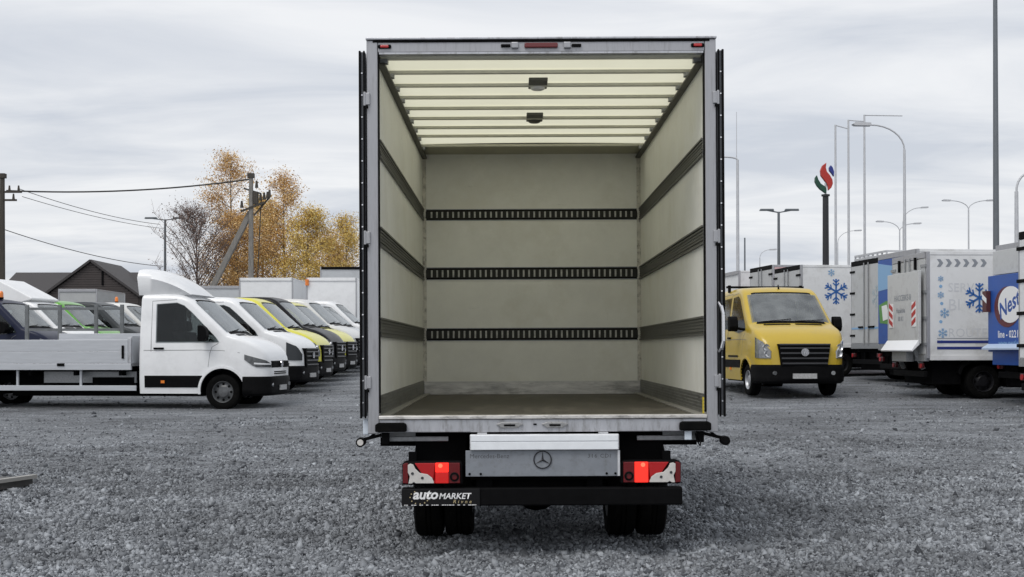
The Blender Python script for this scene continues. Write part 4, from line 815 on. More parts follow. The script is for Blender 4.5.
# ================================================================== box trucks
def snowflake(r, fn):
    b = MB()
    def seg(p, q, w):
        p = Vector(p); q = Vector(q); d = (q - p).normalized(); nn_ = Vector((-d.y, d.x))*w/2
        c = [p + nn_, p - nn_, q - nn_, q + nn_]
        vs = [fn(a.x, a.y, 0.0) for a in c] + [fn(a.x, a.y, 0.004) for a in c]
        b.add(vs, [(0,1,2,3), (7,6,5,4), (0,4,5,1), (1,5,6,2), (2,6,7,3), (3,7,4,0)])
    for k in range(6):
        a = R(60*k + 30); d = Vector((math.cos(a), math.sin(a)))
        seg((d.x*r*0.04*(k % 2), d.y*r*0.04*(k % 2)), d*r, r*0.13)
        for f in (0.45, 0.72):
            for sg in (-1, 1):
                e = Vector((math.cos(a + sg*R(48)), math.sin(a + sg*R(48)))); seg(d*r*f, d*r*f + e*r*0.34, r*0.10)
    return b
def box_truck(label, x, y, heading, Lb=4.2, z0=1.10, h=2.32, w=2.16, panel=None, rear=None, doors=True, cab=True, rear_dark_top=False, name='box_truck', group='box trucks parked on the right', simple=False):
    panel = panel or white; rear = rear or grey_door
    t_ = thing(name, label, 'truck', group=group)
    hw = w/2
    bd = put('cargo_box', MB().box(0.02, Lb, -hw + 0.01, hw - 0.01, z0, z0 + h), panel, t_)
    for s in (-1, 1):
        ya, yb = sorted((s*hw, s*(hw - 0.06)))
        put('corner_post', MB().box(0.0, 0.07, ya, yb, z0 - 0.02, z0 + h + 0.02), alu_post, t_, 0.005)
        put('top_rail', MB().box(0.07, Lb, ya, yb, z0 + h - 0.05, z0 + h + 0.018), panel if panel in (white, p_white) else alu_post, t_, 0.005)
        put('bottom_rail', MB().box(0.07, Lb, ya, yb, z0 - 0.06, z0 + 0.05), panel if panel in (white, p_white) else alu_post, t_, 0.005)
        put('front_post', MB().box(Lb - 0.05, Lb + 0.02, ya, yb, z0 - 0.02, z0 + h + 0.02), white, t_, 0.005)
    put('rear_header', MB().box(-0.02, 0.07, -hw + 0.06, hw - 0.06, z0 + h - 0.11, z0 + h + 0.02), black if rear_dark_top else p_white if panel is p_white else alu_post, t_, 0.005)
    put('rear_sill', MB().box(-0.03, 0.07, -hw + 0.06, hw - 0.06, z0 - 0.08, z0 + 0.06), galv, t_, 0.005)
    if doors:
        for s in (-1, 1):
            ya, yb = sorted((s*0.01, s*(hw - 0.07))); dr = put('rear_door', MB().box(-0.012, 0.02, ya, yb, z0 + 0.07, z0 + h - 0.12), rear, t_, 0.006)
            put('lock_rod', MB().cyl((-0.035, s*0.14, z0 + 0.02), (-0.035, s*0.14, z0 + h - 0.06), 0.018, n=8), galv, dr)
            put('lock_handle', MB().box(-0.05, -0.02, min(s*0.14, s*0.5), max(s*0.14, s*0.5), z0 + 0.48, z0 + 0.53), black, dr)
            for q in range(4): zc = z0 + 0.25 + q*(h - 0.55)/3; put('hinge', MB().box(-0.03, 0.0, min(s*(hw - 0.30), s*(hw + 0.01)), max(s*(hw - 0.30), s*(hw + 0.01)), zc, zc + 0.06), galv if not rear_dark_top else black, dr)
    c = MB()
    for s in (-1, 1): c.box(0.1, Lb + 0.6, s*0.4 - 0.04, s*0.4 + 0.04, 0.58, 0.78)
    for q in range(7): c.box(0.15 + q*0.62, 0.23 + q*0.62, -hw + 0.06, hw - 0.06, 0.78, z0 - 0.02)
    c.box(0.08, Lb, -hw + 0.08, hw - 0.08, z0 - 0.10, z0 - 0.005)
    c.cyl((1.25, -0.8, 0.36), (1.25, 0.8, 0.36), 0.07, n=10); c.box(2.2, 3.2, -0.85, -0.45, 0.40, 0.80); c.box(2.2, 3.2, 0.45, 0.85, 0.40, 0.80); c.box(0.25, 0.8, -0.7, 0.7, 0.45, 0.75); c.box(1.75, Lb, -0.86, 0.86, 0.26, z0 - 0.1); c.box(0.2, 0.8, -0.86, 0.86, 0.30, z0 - 0.1)  # last two boxes: added filler blocking light to darken the underside
    put('chassis', c, chassis_m, t_)
    put('underrun_bar', MB().box(-0.02, 0.06, -0.95, 0.95, 0.46, 0.58), black, t_, 0.008)
    for s in (-1, 1):
        put('mudguard', MB().prism([(0.7, 0.55), (0.75, 0.72), (0.95, 0.84), (1.55, 0.84), (1.75, 0.72), (1.8, 0.55), (1.75, 0.5), (1.68, 0.66), (1.5, 0.78), (1.0, 0.78), (0.82, 0.66), (0.75, 0.5)], min(s*0.45, s*0.98), max(s*0.45, s*0.98)), black, t_)
        lt = put('tail_light', MB().box(-0.05, 0.0, min(s*0.70, s*0.94), max(s*0.70, s*0.94), 0.64, 0.75), mat('dim_tail_lens', (0.05, 0.004, 0.005), 0.3), t_, 0.01)
        put('reflector', MB().cyl((-0.062, s*0.86, 0.69), (-0.045, s*0.86, 0.69), 0.05, n=12), mat('bright_red_reflector', (0.35, 0.02, 0.025), 0.3), lt)
        wheel(t_, 1.25, s*0.86, 0.36, 0.22, s, rim=p_black); wheel(t_, 1.25, s*0.62, 0.36, 0.22, -s, rim=p_black)
        put('side_guard', MB().box(1.9, Lb - 0.2, min(s*0.96, s*1.0), max(s*0.96, s*1.0), 0.50, 0.62), p_grey, t_)
        wheel(t_, Lb + 0.95, s*0.84, 0.355, 0.225, s)
    if cab:
        Mc = Matrix.Translation((Lb + 0.95, 0, 0)); cb = put('cab', shared((('old', 1.85), 'body'), lambda: cab_body(1.85)), [p_white, black], t_, mw=Mc @ Matrix.Translation((1.0, 0, 0)) @ Matrix.Translation((-1.0, 0, 0)))
        put('windscreen', shared((('old', 1.85), 'ws'), lambda: front_patch(-0.63, 0.08, 0.955, 0.012), 60), glass, cb)
    place(t_, x, y, heading); return t_, bd
H8 = 8
def side_fn(x0, zc, hw): return lambda u, v, e: (x0 + u, -hw + 0.006 - e, zc + v)
def rear_fn(xr, y0, zc): return lambda u, v, e: (xr - e, y0 - u, zc + v)
# D: white refrigerated box with chevrons and tail lift
D, Db = box_truck('white box truck with grey chevrons, blue snowflake and raised tail lift', 8.64, 27.58, 2, z0=0.87, h=2.20)
hw = 1.08
for q in range(6):
    x0 = 0.22 + q*0.185; zc = 0.87 + 1.98; b = MB(); b.prism([(x0, zc + 0.08), (x0 + 0.075, zc + 0.08), (x0 + 0.135, zc), (x0 + 0.075, zc - 0.08), (x0, zc - 0.08), (x0 + 0.055, zc)], -hw + 0.006, -hw + 0.012); put('chevron', b, ink_gr, Db)
put('snowflake_print', snowflake(0.31, side_fn(1.12, 2.12, hw)), ink_b, Db)
for xx, zz0, r_ in ((0.30, 2.52, 0.06), (0.30, 2.18, 0.07), (0.38, 1.80, 0.10), (0.34, 1.38, 0.10)): put('snowflake_print', snowflake(r_, side_fn(xx, zz0, hw)), ink_lb, Db)
for xx, zz0 in ((0.30, 2.36), (0.32, 2.00), (0.30, 1.62), (0.32, 1.20)): put('dot_print', MB().cyl((xx, -hw + 0.006, zz0), (xx, -hw + 0.012, zz0), 0.035, n=10), ink_lb, Db)
for z0 in (1.17, 1.04): put('stripe', MB().box(0.22, 4.1, -hw + 0.004, -hw + 0.012, z0, z0 + 0.055), ink_nv, Db)
put('stripe', MB().box(0.22, 4.1, -hw + 0.005, -hw + 0.012, 1.265, 1.278), ink_gr, Db)
for tx_, xx, zz0, sz in (('SERVIS', 0.45, 2.25, 0.26), ('BI', 0.45, 1.86, 0.34), ('ROUTE', 0.45, 1.30, 0.26)): put('faded_lettering', on_back(text(tx_, sz, align='LEFT'), xx, -hw + 0.007, zz0), ghost, Db)
put('underside_shade_panel', MB().box(1.72, 4.1, -1.02, -0.985, 0.24, 0.80), chassis_m, D, 0.006)  # added black panel standing in for the shade under the box
lf = put('tail_lift', MB().box(-0.14, -0.08, -0.98, 0.98, 1.16, 2.70), mat('pale_grey_lift_plate', (0.56, 0.57, 0.57), 0.45, 0.1, var=0.08, vscale=3, dirt=(0.4, 0.4, 0.4), dscale=3), D, 0.008)
put('lift_flap', MB().prism([(-0.145, 1.24), (-0.30, 1.02), (-0.28, 0.99), (-0.12, 1.14)], -0.99, 0.99), p_white, lf, 0.008)
put('flap_bracket', MB().box(-0.22, -0.06, -0.45, 0.45, 0.78, 1.02), galv, lf)
for s in (-1, 1):
    ya, yb = s*0.72 - 0.12, s*0.72 + 0.12; fl = put('warning_flag', MB().box(-0.152, -0.141, ya, yb, 1.52, 2.05), ink_w, lf)
    for q in range(3):
        z_ = 1.53 + q*0.17; put('flag_stripe', MB().prism([(ya, z_ + (0.10 if s < 0 else 0)), (yb, z_ + (0 if s < 0 else 0.10)), (yb, z_ + (0.10 if s < 0 else 0.2)), (ya, z_ + (0.2 if s < 0 else 0.10))], -0.157, -0.1515, 'x'), ink_r, fl)
    put('lift_arm', MB().bar((0.1, s*0.6, 0.62), (-0.10, s*0.6, 1.05), 0.06, 0.08), galv, lf)
    put('door_hinge_bar', MB().box(-0.06, 0.0, s*0.5 - 0.03, s*0.5 + 0.03, 2.74, 3.0), black, D)
for tx_, yy, zz0, sz in (('HACCEBKE-B', 0.0, 2.10, 0.18), ('Hapahtka', 0.12, 1.84, 0.15), ('80 K1', 0.10, 1.66, 0.14)): put('lettering', on_rear(text(tx_, sz, bold=0.002), -0.1425, yy, zz0), ink_gr, lf)
# E: blue printed tail lift
E, Eb = box_truck('box truck with blue printed tail lift and white script, by the right edge', 9.88, 24.55, 5, z0=0.92, h=2.18)
lf = put('tail_lift', MB().box(-0.20, -0.14, -1.0, 1.0, 0.98, 2.50), bl_pan, E, 0.008)
put('lift_top_panel', MB().box(-0.10, -0.05, -1.0, 1.0, 2.52, 3.0), mat('pale_grey_lift_plate', (0.56, 0.57, 0.57)), E, 0.008)
b = MB(); ov = [(-0.02 + 0.62*math.cos(a), 2.05 + 0.42*math.sin(a)) for a in np.linspace(0, 2*math.pi, 28, endpoint=False)]
b.prism([(y*0.86 + 0.20, 1.86 + (z - 2.05)*0.95) for y, z in ov], -0.2065, -0.199, 'x'); put('swoosh_print', b, ink_br, lf)
b = MB(); b.prism([(y*0.80 + 0.06, 1.90 + (z - 2.05)*0.85) for y, z in ov], -0.213, -0.2066, 'x'); put('white_oval_print', b, ink_w, lf)
put('lettering', on_rear(rot(text('Nest', 0.44, shear=0.25, bold=0.010), 20), -0.2135, 0.06, 1.76), bl_pan, lf)
put('lettering', on_rear(text('line - 0221', 0.20, bold=0.003), -0.2015, 0.15, 1.26), ink_w, lf)
put('lettering', on_rear(text('www.nestle', 0.17), -0.2015, 0.15, 1.10), ink_lb, lf)
put('lift_flap', MB().prism([(-0.20, 1.14), (-0.34, 1.06), (-0.34, 1.02), (-0.18, 1.08)], -1.0, 1.0), mat('pale_blue_flap', (0.45, 0.55, 0.70), 0.4), lf, 0.006)
put('blue_lower_panel', MB().box(-0.16, -0.10, -0.9, 0.9, 0.72, 1.0), bl_pan, E, 0.008)
fl = put('warning_flag', MB().box(-0.30, -0.215, 0.86, 1.04, 1.78, 2.20), mat('dark_red_flag', (0.09, 0.025, 0.025), 0.5), E)
put('flag_stripe', MB().prism([(0.86, 1.95), (1.04, 2.05), (1.04, 2.15), (0.86, 2.05)], -0.305, -0.2995, 'x'), ink_w, fl)
# F: white box at the right edge
E.location.z += 0.06
F, Fb = box_truck('tall white box truck cut off by the right edge of the photo', 8.86, 20.85, 5, z0=0.95, h=2.22, rear=white, rear_dark_top=True)
# C: dark blue pictured rear
Ct, Cb = box_truck('box truck with blue picture print on its rear, behind the chevron truck', 9.42, 31.0, H8, z0=1.0, h=2.30, rear=bl_pan, doors=False)
pn = put('printed_panel', MB().box(-0.03, 0.015, -1.0, 1.0, 1.08, 3.18), bl_pan, Ct)
put('sky_print', MB().prism([(1.0, 2.4), (1.0, 3.1), (0.2, 3.0), (-0.6, 2.6), (0.3, 2.45)], -0.036, -0.029, 'x'), ink_lb, pn)
put('green_print', MB().prism([(0.9, 1.6), (0.95, 2.05), (0.5, 2.15), (0.1, 1.9), (0.2, 1.55)], -0.037, -0.029, 'x'), ink_gn, pn)
put('white_print', MB().prism([(0.7, 1.65), (0.78, 2.02), (0.5, 2.05), (0.35, 1.7)], -0.044, -0.036, 'x'), ink_w, pn)
# B: grey doors with roof rack
Bt, Bb = box_truck('box truck with two grey aluminium rear doors, dark top rail and roof rack', 9.55, 34.05, H8, z0=0.95, h=2.30, rear_dark_top=True)
put('door_stripe', MB().box(-0.018, -0.0115, 0.02, 1.0, 1.40, 1.45), ink_lb, Bt); put('door_stripe', MB().box(-0.018, -0.0115, -1.0, -0.02, 1.40, 1.45), ink_lb, Bt)
put('snowflake_print', snowflake(0.30, rear_fn(-0.0125, -0.62, 2.25)), mat('very_pale_print', (0.38, 0.45, 0.48), 0.5), Bt)
b = MB()
for z_ in (3.32, 3.42): b.bar((0.1, 1.02, z_), (0.1, -1.02, z_), 0.05, 0.05); b.bar((1.6, 1.02, z_), (1.6, -1.02, z_), 0.05, 0.05)
for q in range(8):
    yy = -1.0 + q*2/7; b.bar((0.1, yy, 3.27), (0.1, yy, 3.43), 0.04, 0.04); b.bar((1.6, yy, 3.27), (1.6, yy, 3.43), 0.04, 0.04)
b.bar((0.1, 1.0, 3.42), (1.6, 1.0, 3.42), 0.05, 0.05); b.bar((0.1, -1.0, 3.42), (1.6, -1.0, 3.42), 0.05, 0.05)
put('roof_rack', b, pole_w, Bt)
# A: snowflake box behind the yellow van
A, Ab = box_truck('white box truck with large blue snowflake behind the yellow crew cab van', 8.06, 37.1, H8, z0=0.9, h=2.28, rear_dark_top=True)
put('snowflake_print', snowflake(0.36, side_fn(1.06, 2.44, hw)), ink_b, Ab)
put('snowflake_print', snowflake(0.10, side_fn(0.92, 2.98, hw)), ink_lb, Ab)
A0, A0b = box_truck('box truck with dark rear top rail and pale pink side, left of the snowflake truck', 7.98, 40.6, H8, z0=1.0, h=2.32, rear_dark_top=True, panel=pink)
A1, A1b = box_truck('plain white box truck partly hidden behind the right open door', 7.75, 45.2, H8, z0=1.0, h=2.30, Lb=4.0, rear=white, doors=False)
# left background boxes
GB = 'box trucks parked behind the left row'
def boxpx(px0, px1, ytop, d, lab, h=2.3, panel=None, **k):
    x = P2((px0 + px1)/2, d); w = (px1 - px0)/1267*d; zt = 1.33 + (350 - ytop)/1267*d - G(x, d)
    return box_truck(lab, x, d, 90, z0=zt - h, h=h, w=w, panel=panel, group=GB, rear=panel or white, doors=False, **k)
boxpx(239, 293, 278, 56, 'white box truck standing in front of the tall birch trees', 2.35, p_white)
bo, bb = boxpx(306, 357, 278, 52, 'white box truck with orange corner lamp, right end of the left background', 2.3, p_white)
put('corner_lamp', MB().cyl((-0.03, 1.0, 3.2), (-0.03, 1.0, 3.45), 0.08, n=10), amber, bo)
boxpx(320, 372, 267, 62, 'pale grey box truck with dark roof band behind the white boxes', 2.6, p_silver, rear_dark_top=True)
boxpx(196, 240, 286, 60, 'low grey box truck left of the white box truck under the trees', 2.0, p_silver)
boxpx(58, 97, 289, 58, 'grey tarpaulin box truck in front of the dark brown building', 2.0, m_tarp)

# ================================================================== building
bl = thing('brown_building', 'dark brown timber clad building with a central gable', 'building', (P2(85, 82), 82, G(-27, 82)))
Zb = lambda py, d=82: 1.33 + (350 - py)/1267*d - bl.location.z
Xb = lambda px, d=82: P2(px, d) - bl.location.x
put('wall', MB().box(Xb(12, 88), Xb(145, 88), 2.0, 9.0, 0, Zb(296, 84)), siding, bl)
put('roof', MB().prism([(1.6, Zb(296, 84)), (5.5, Zb(272, 87.5)), (9.4, Zb(296, 84))], Xb(16, 87.5), Xb(143, 87.5), 'x'), rooft, bl)
g0, g1, gt = Xb(42), Xb(141), Xb(91)
b = MB(); zp = Zb(260); ze = Zb(296); nb = 26
gw = put('gable_wall', MB().prism([(g0 + 0.2, 0), (g0 + 0.2, ze), (gt, zp - 0.1), (g1 - 0.2, ze), (g1 - 0.2, 0)], 0.06, 6.0), siding, bl)
b = MB()
for q in range(40):
    z0 = q*zp/40; z1 = z0 + zp/40*0.86; zc = z1
    if zc < ze: xa, xb = g0 + 0.2, g1 - 0.2
    else:
        f = (zc - ze)/(zp - 0.1 - ze)
        if f > 0.97: continue
        xa = g0 + 0.2 + (gt - g0 - 0.2)*f; xb = g1 - 0.2 + (gt - g1 + 0.2)*f
    b.box(xa, xb, 0.0, 0.07, z0, z1)
sb_ = put('siding_boards', b, siding, gw); sb_['kind'] = 'stuff'
for (xa, xb) in ((g0, gt), (g1, gt)):
    b = MB(); b.bar((xa, 3.0, ze), (xb, 3.0, zp), 6.4, 0.14, up=(0, 0, 1)); put('gable_roof', b, rooft, bl)
put('vent_pipe', MB().box(gt - 0.06 + 0.75, gt + 0.06 + 0.75, -0.06, 0.02, zp - 1.6, zp - 0.7), black, bl)

# ================================================================== trees
def leafmat(name, cols):
    m = bpy.data.materials.new(name); m.use_nodes = True; t = m.node_tree; n = t.nodes; l = t.links; b = n['Principled BSDF']
    a = n.new('ShaderNodeAttribute'); a.attribute_name = 'tone'; r = n.new('ShaderNodeValToRGB'); l.new(a.outputs['Fac'], r.inputs[0])
    cr_ = r.color_ramp; cr_.elements[0].color = (*cols[0], 1); cr_.elements[1].color = (*cols[-1], 1)
    for i, c in enumerate(cols[1:-1]): e = cr_.elements.new((i + 1)/(len(cols) - 1)); e.color = (*c, 1)
    l.new(r.outputs[0], b.inputs['Base Color']); b.inputs['Roughness'].default_value = 0.7
    return m
lf_or = leafmat('orange_birch_leaves', [(0.34, 0.19, 0.08), (0.54, 0.31, 0.10), (0.66, 0.43, 0.16), (0.74, 0.58, 0.32)])
lf_ye = leafmat('yellow_birch_leaves', [(0.34, 0.21, 0.06), (0.58, 0.39, 0.09), (0.70, 0.51, 0.14), (0.66, 0.56, 0.24)])
lf_br = leafmat('brown_dry_leaves', [(0.10, 0.065, 0.055), (0.19, 0.12, 0.09), (0.30, 0.19, 0.14)])
def tree(label, px, ytop, d, crown_w, lm, nleaf, bk, seed, name='birch_tree', droop=0.3, low=0.12, lsz=0.048, nb=60, sub=7):
    rng = random.Random(seed); x = P2(px, d); H = 1.33 + (350 - ytop)/1267*d - G(x, d)
    t_ = thing(name, label, 'tree', (x, d, G(x, d)), group='autumn trees behind the left vehicles')
    tk = MB(); pts = []; ph = rng.uniform(0, 6)
    for i in range(9):
        f = i/8; pts.append(Vector((0.12*math.sin(f*4 + ph)*H*0.06, 0.1*math.cos(f*3 + ph)*H*0.05, f*H*0.98)))
    tk.tube(pts, [max(0.012, 0.13*H/9*(1 - f/8.2)) for f in range(9)], 7)
    br = MB(); ends = []
    cw = crown_w/2
    for k in range(nb):
        f = low + (0.97 - low)*((k + rng.random())/nb); i = min(7, int(f*8)); base = pts[i].lerp(pts[i+1], f*8 - i)
        rad = cw*(math.sin(min(1, (1.05 - f)/0.60)*math.pi/2)**0.9)*(0.55 + 0.45*min(1, f/0.3))*rng.uniform(0.6, 1.12)
        az = rng.uniform(0, 2*math.pi); up = rng.uniform(0.5, 1.2) if name != 'bare_tree' else rng.uniform(1.0, 2.2)
        e = base + Vector((math.cos(az)*rad, math.sin(az)*rad, rad*up*0.75)); e.z = min(e.z, H*1.0)
        mid = base.lerp(e, 0.5) + Vector((0, 0, 0.12*rad)); br.tube([base, mid, e], [0.035*(1.1 - f) + 0.008, 0.018, 0.006], 4)
        for q in range(sub):
            g = rng.uniform(0.3, 1); p0 = base.lerp(mid, g*2) if g < 0.5 else mid.lerp(e, g*2 - 1)
            dv = Vector((rng.uniform(-1, 1), rng.uniform(-1, 1), rng.uniform(-droop, 1.0))).normalized()*rng.uniform(0.35, 0.95)*max(0.5, cw*0.42)
            br.tube([p0, p0 + dv*0.55 + Vector((0, 0, 0.05)), p0 + dv], [0.010, 0.007, 0.004], 3); ends.append((p0, p0 + dv))
    put('trunk', tk, bk, t_); put('branches', br.mesh('b', fix=False), bark_d if bk is bark_d else mat('pale_birch_twigs', (0.19, 0.15, 0.12), 0.9), t_)
    if nleaf:
        nr = np.random.default_rng(seed); E0 = np.array([list(a) for a, _ in ends]); E1 = np.array([list(c) for _, c in ends])
        nleaf = int(nleaf*3.3); wgt = nr.uniform(0.1, 1.0, len(E0)); wgt /= wgt.sum(); idx = nr.choice(len(E0), nleaf, p=wgt); ff = nr.uniform(0.1, 1.1, nleaf)[:, None]
        P_ = E0[idx]*(1 - ff) + E1[idx]*ff + nr.normal(0, 0.30, (nleaf, 3))*np.array([1, 1, 0.8]); tone = np.clip(nr.uniform(0, 1, len(E0))[idx]*0.6 + nr.uniform(0, 0.45, nleaf), 0, 1)
        a = nr.normal(size=(nleaf, 3)); a /= np.linalg.norm(a, axis=1)[:, None]; c = np.cross(a, nr.normal(size=(nleaf, 3))); c /= np.linalg.norm(c, axis=1)[:, None]
        s_ = nr.uniform(0.6, 1.3, nleaf)[:, None]*lsz
        V = np.stack([P_ - a*s_, P_ + c*s_*0.7, P_ + a*s_, P_ - c*s_*0.7], 1).reshape(-1, 3)
        me = bpy.data.meshes.new('crown'); me.vertices.add(nleaf*4); me.vertices.foreach_set('co', V.reshape(-1)); me.loops.add(nleaf*4); me.loops.foreach_set('vertex_index', np.arange(nleaf*4, dtype=np.int32))
        me.polygons.add(nleaf); me.polygons.foreach_set('loop_start', np.arange(0, nleaf*4, 4, dtype=np.int32)); me.polygons.foreach_set('loop_total', np.full(nleaf, 4, dtype=np.int32))
        at = me.attributes.new('tone', 'FLOAT', 'POINT'); at.data.foreach_set('value', np.repeat(tone, 4).astype(np.float32)); me.update(calc_edges=True)
        put('crown', me, lm, t_)
    return t_
tree('tallest birch with sparse orange leaves behind the utility pole', 232, 150, 84, 5.0, lf_or, 5200, bark, 1)
tree('bare brown bushy tree left of the tallest birch', 196, 212, 78, 5.4, lf_br, 1100, bark_d, 2, name='bare_tree', low=0.04, nb=90, sub=20, droop=-0.35)
tree('orange birch with narrow top right of the utility pole', 285, 172, 82, 4.0, lf_or, 5200, bark, 3)
tree('golden yellow birch between the narrow birch and the small end birch', 309, 208, 80, 3.8, lf_ye, 7500, bark, 4)
tree('small yellow birch at the right end beside the box truck body', 346, 216, 86, 3.6, lf_ye, 5000, bark, 5)
tree('dense golden birch directly behind the utility pole', 262, 196, 88, 4.2, lf_ye, 8000, bark, 6)
tree('low orange birch in front of the tallest birch', 238, 214, 80, 4.6, lf_or, 6500, bark, 7)
tree('low brownish birch filling in between the golden birches', 328, 236, 90, 4.0, lf_or, 5500, bark, 8)

# ================================================================== poles, lamps, cables
def pole_at(px, d): x = P2(px, d); return x, d, G(x, d)
def zpx(py, d): return 1.33 + (350 - py)/1267*d
def utility(px, ytop, d, label, strut=False):
    x, y, g = pole_at(px, d); t_ = thing('utility_pole', label, 'pole', (x, y, g), group='utility poles'); H = zpx(ytop, d) - g
    put('post', MB().prism([(-0.15, 0), (0.15, 0), (0.09, H), (-0.09, H)], -0.10, 0.10), concrete if strut else dark_pole, t_, 0.02)
    put('cap', MB().box(-0.16, 0.16, -0.15, 0.15, H - 0.12, H + 0.1), dark_pole, t_)
    if strut:
        put('strut', MB().bar((P2(176, d) - x, 0.25, 0), (-0.05, 0.15, H*0.80), 0.26, 0.26), concrete, t_, 0.02)
        b = MB(); b.bar((-0.5, -0.1, H*0.80), (0.7, -0.1, H*0.85), 0.08, 0.1); b.bar((-0.4, 0.1, H*0.93), (0.5, 0.1, H*0.90), 0.06, 0.08); put('crossarm', b, dark_pole, t_)
        put('transformer_box', MB().box(0.12, 0.36, -0.12, 0.15, H*0.84, H*0.91), dark_pole, t_, 0.02)
        for xx, zz_ in ((0.5, 0.86), (0.68, 0.865), (0.85, 0.87), (0.3, 0.93), (0.95, 0.88), (-0.45, 0.82)): put('insulator', MB().cyl((xx, -0.1, H*zz_), (xx, -0.1, H*zz_ + 0.35), 0.09, 0.05, n=8), dark_pole, t_)
        put('brace', MB().bar((0.15, 0, H*0.78), (0.95, 0, H*0.88), 0.07, 0.07), dark_pole, t_)
        put('down_cable', MB().tube([(0.5, 0.05, H*0.86), (0.35, 0.05, H*0.5), (0.20, 0.05, 0.2)], 0.03, 5), dark_pole, t_)
    else:
        for zz_, w in ((0.905, 0.95), (0.86, 0.7)):
            put('crossarm', MB().box(-0.5, w, -0.06, 0.06, H*zz_, H*zz_ + 0.09), dark_pole, t_)
            for xx in (0.35, 0.8) if w > 0.8 else (0.55,): put('insulator', MB().cyl((xx, 0, H*zz_ + 0.09), (xx, 0, H*zz_ + 0.36), 0.07, 0.04, n=8), dark_pole, t_)
    return t_
utility(2, 175, 62, 'dark utility pole at the left edge of the photo')
utility(251, 175, 64, 'concrete utility pole with leaning strut in front of the birches', True)
def cable(label, p, q, sag, r=0.022):
    (pa, ya, da), (pb, yb, db) = p, q; a = Vector((P2(pa, da), da, zpx(ya, da))); c = Vector((P2(pb, db), db, zpx(yb, db)))
    pts = [a.lerp(c, i/16) - Vector((0, 0, sag*4*(i/16)*(1 - i/16))) for i in range(17)]
    o = put('overhead_cable', MB().tube(pts, r, 5), wire_m); tag(o, label, 'cable', 'overhead cables')
cable('thick twisted overhead cable strung between the two utility poles', (6, 190, 62), (249, 179, 64), 0.28, 0.04)
cable('thin overhead wire running just below the thick cable', (18, 188, 62), (160, 224, 90), 0.25, 0.018)
cable('lowest thin overhead wire dropping towards the brown building', (4, 229, 62), (163, 266, 88), 0.3, 0.022)
cable('thin overhead wire between the thick cable and the lowest wire', (22, 196, 62), (162, 228, 90), 0.2, 0.016)
def mast(name, label, cat, px, ytop, d, r0, r1, m_, group=None, arms=()):
    x, y, g = pole_at(px, d); t_ = thing(name, label, cat, (x, y, g), group=group); H = zpx(ytop, d) - g; s_ = d/1267
    put('post', MB().cyl((0,0,0), (0,0,H), r0, r1, 12), m_, t_, smooth=40)
    put('base_plate', MB().cyl((0,0,0.0), (0,0,0.06), r0*2.2, n=12), m_, t_)
    for kind, dxp, dyp in arms:
        e = Vector((dxp*s_, 0, H - dyp*s_))
        if kind == 'straight': put('arm', MB().bar((0,0,H - 0.05), e, 0.09, 0.07), m_, t_); put('lamp_head', MB().prism([(e.x - 0.45, e.z - 0.03), (e.x - 0.4, e.z + 0.08), (e.x + 0.4, e.z + 0.08), (e.x + 0.45, e.z - 0.03)], -0.16, 0.16), pole_g, t_)
        elif kind == 'curve':
            pts = [Vector((0, 0, H - 0.02))]
            for q in range(1, 9):
                a = R(90*q/8); pts.append(Vector((e.x*(1 - math.cos(a)), 0, (H) + (e.z - H)*math.sin(a))))
            put('arm', MB().tube(pts, r1*0.65, 8), m_, t_, smooth=60); ex = pts[-1]; sg = math.copysign(1, e.x); put('lamp_head', MB().prism([(ex.x, ex.z - 0.05), (ex.x, ex.z + 0.07), (ex.x + sg*0.65, ex.z + 0.10), (ex.x + sg*0.75, ex.z + 0.02), (ex.x + sg*0.65, ex.z - 0.04)], -0.15, 0.15), pole_w, t_)
        elif kind == 'flagarm': put('arm', MB().tube([(0,0,H - 0.02), e], 0.025, 6), m_, t_)
    return t_
LG = 'street lamps'
mast('street_lamp', 'double headed street lamp between the brown building and the bare tree', 'street lamp', 165, 219, 92, 0.13, 0.08, pole_g, LG, (('straight', -14, -1), ('straight', 14, -1)))
mast('street_lamp', 'double headed grey street lamp between the thin left lamp and the flame sign', 'street lamp', 779, 212, 80, 0.13, 0.08, pole_g, LG, (('straight', -12, -1.5), ('straight', 13, -1.5)))
mast('street_lamp', 'tall thin lamp with left arm just right of the open door', 'street lamp', 738, 160, 70, 0.11, 0.07, pole_w, LG, (('curve', -14, -3),))
mast('street_lamp', 'tall curved street lamp bending left beside the flagpoles', 'street lamp', 905, 150, 52, 0.085, 0.052, pole_w, LG, (('curve', -34, -25),))
mast('street_lamp', 'distant Y shaped double lamp left of the tall grey mast', 'street lamp', 969, 210, 110, 0.09, 0.06, pole_w, LG, (('curve', -18, -9), ('curve', 18, -9)))
mast('street_lamp', 'distant Y shaped double lamp behind the curved street lamp', 'street lamp', 900, 232, 120, 0.09, 0.06, pole_w, LG, (('curve', -16, -10), ('curve', 14, -8)))
mast('street_lamp', 'distant single lamp bending right behind the curved street lamp', 'street lamp', 903.5, 222, 126, 0.09, 0.06, pole_w, LG, (('curve', 18, -14),))
mast('street_lamp', 'curved lamp at the right edge of the photo', 'street lamp', 1017, 192, 56, 0.12, 0.08, pole_w, LG, (('curve', 12, -18),))
mast('street_lamp', 'small distant lamp bending right below the flagpoles', 'street lamp', 838, 243, 130, 0.08, 0.05, pole_w, LG, (('curve', 17, -12),))
mast('street_lamp', 'small distant lamp bending right, left of the double headed lamp', 'street lamp', 760, 258, 130, 0.08, 0.05, pole_w, LG, (('curve', 10, -8),))
mast('antenna_mast', 'hair thin antenna mast rising above the left lamp', 'mast', 737, 112, 130, 0.09, 0.03, pole_w)
mast('street_post', 'short thin grey post right of the antenna mast', 'post', 745, 238, 100, 0.08, 0.06, pole_g)
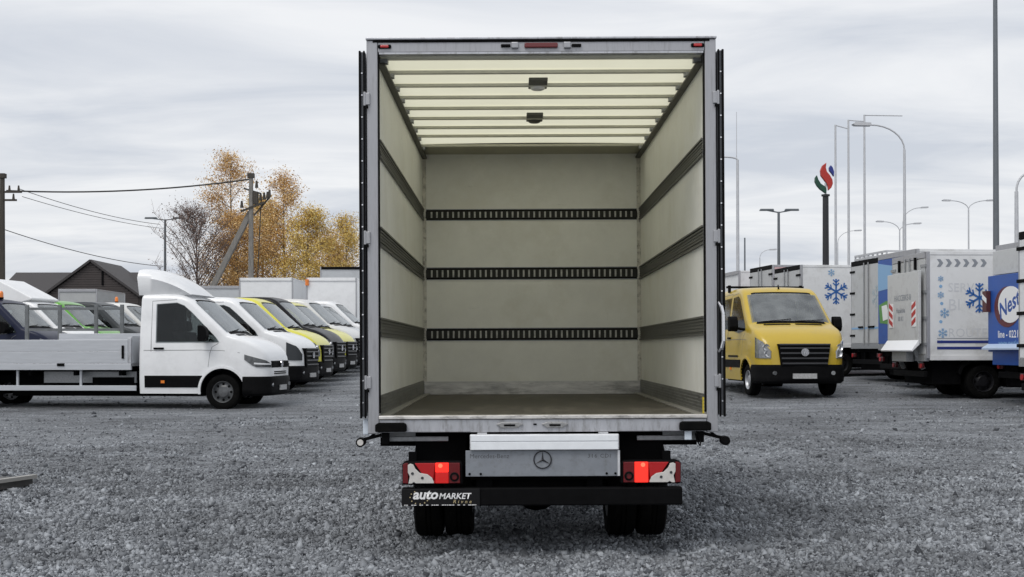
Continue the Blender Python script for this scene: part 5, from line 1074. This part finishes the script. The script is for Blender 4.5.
mast('lightning_mast', 'very tall dark grey steel mast near the right edge', 'mast', 996.5, -18, 46, 0.125, 0.075, pole_g)
for px, yt, ax, lab in ((836, 125, 13, 'shortest and leftmost white flagpole beside the flame sign'), (849, 120, 15, 'middle white flagpole of the three'), (865, 115, 38, 'tallest and rightmost white flagpole of the three')):
    mast('flagpole', lab, 'flagpole', px, yt, 58, 0.07, 0.045, pole_w, 'flagpoles', (('flagarm', ax, 1.0 if ax > 30 else 4 if ax == 13 else 1.5),))
# flame sign
sg = thing('flame_sign', 'red green and blue flame emblem on a black pole', 'sign', (*pole_at(826, 60)[:2], pole_at(826, 60)[2])); H = zpx(196, 60) - sg.location.z; u_ = 60/1267
put('post', MB().cyl((0,0,0), (0,0,H), 0.17, 0.14, 16), pole_k, sg, smooth=40); put('cap', MB().cyl((0,0,H - 0.02), (0,0,H + 0.06), 0.20, n=16), pole_k, sg); put('neck', MB().cyl((0,0,H), (0.0,0,H + 0.6), 0.05, n=8), pole_w, sg)
def flame(pts, m_, nm):
    b = MB(); b.prism([((px - 826)*u_, zpx(py, 60) - sg.location.z) for px, py in pts], -0.10, 0.10); put(nm, b, m_, sg, 0.02)
flame([(826.5, 163), (822.5, 166), (820.5, 171), (821, 176), (824, 180), (827, 184), (828, 187), (828.5, 191), (831.5, 188), (833, 184), (832.5, 180), (830, 175.5), (827, 172), (826, 168)], mat('red_sign_face', (0.42, 0.03, 0.02), 0.4), 'red_flame')
flame([(817, 175.5), (815.3, 178), (815, 182), (817, 186), (820, 189.5), (826, 194), (826.8, 190), (825.5, 187), (821, 184), (818.5, 180)], mat('green_sign_face', (0.01, 0.06, 0.035), 0.4), 'green_flame')
flame([(831, 165.5), (829.3, 168), (829.5, 171), (832, 174), (834, 177), (834.2, 172), (833, 168)], mat('blue_sign_face', (0.02, 0.035, 0.22), 0.4), 'blue_flame')
# plank on the gravel at the left edge
pk_ = thing('loose_plank', 'dark plank with pale edge lying on the gravel at the left edge', 'plank', (P2(33, 12.35), 12.35, 0.02), 0)
put('plank_body', MB().prism([(0, 0), (-0.32, -1.0), (-2.2, -0.7), (-1.9, 0.75)], 0.0, 0.07, 'z'), mat('dark_wet_board', (0.08, 0.078, 0.075), 0.6, var=0.3, vscale=8), pk_)
put('plank_edge', MB().bar((0.02, 0.0, 0.085), (-0.33, -1.02, 0.085), 0.06, 0.035), mat('pale_edge', (0.33, 0.32, 0.30), 0.6), pk_)
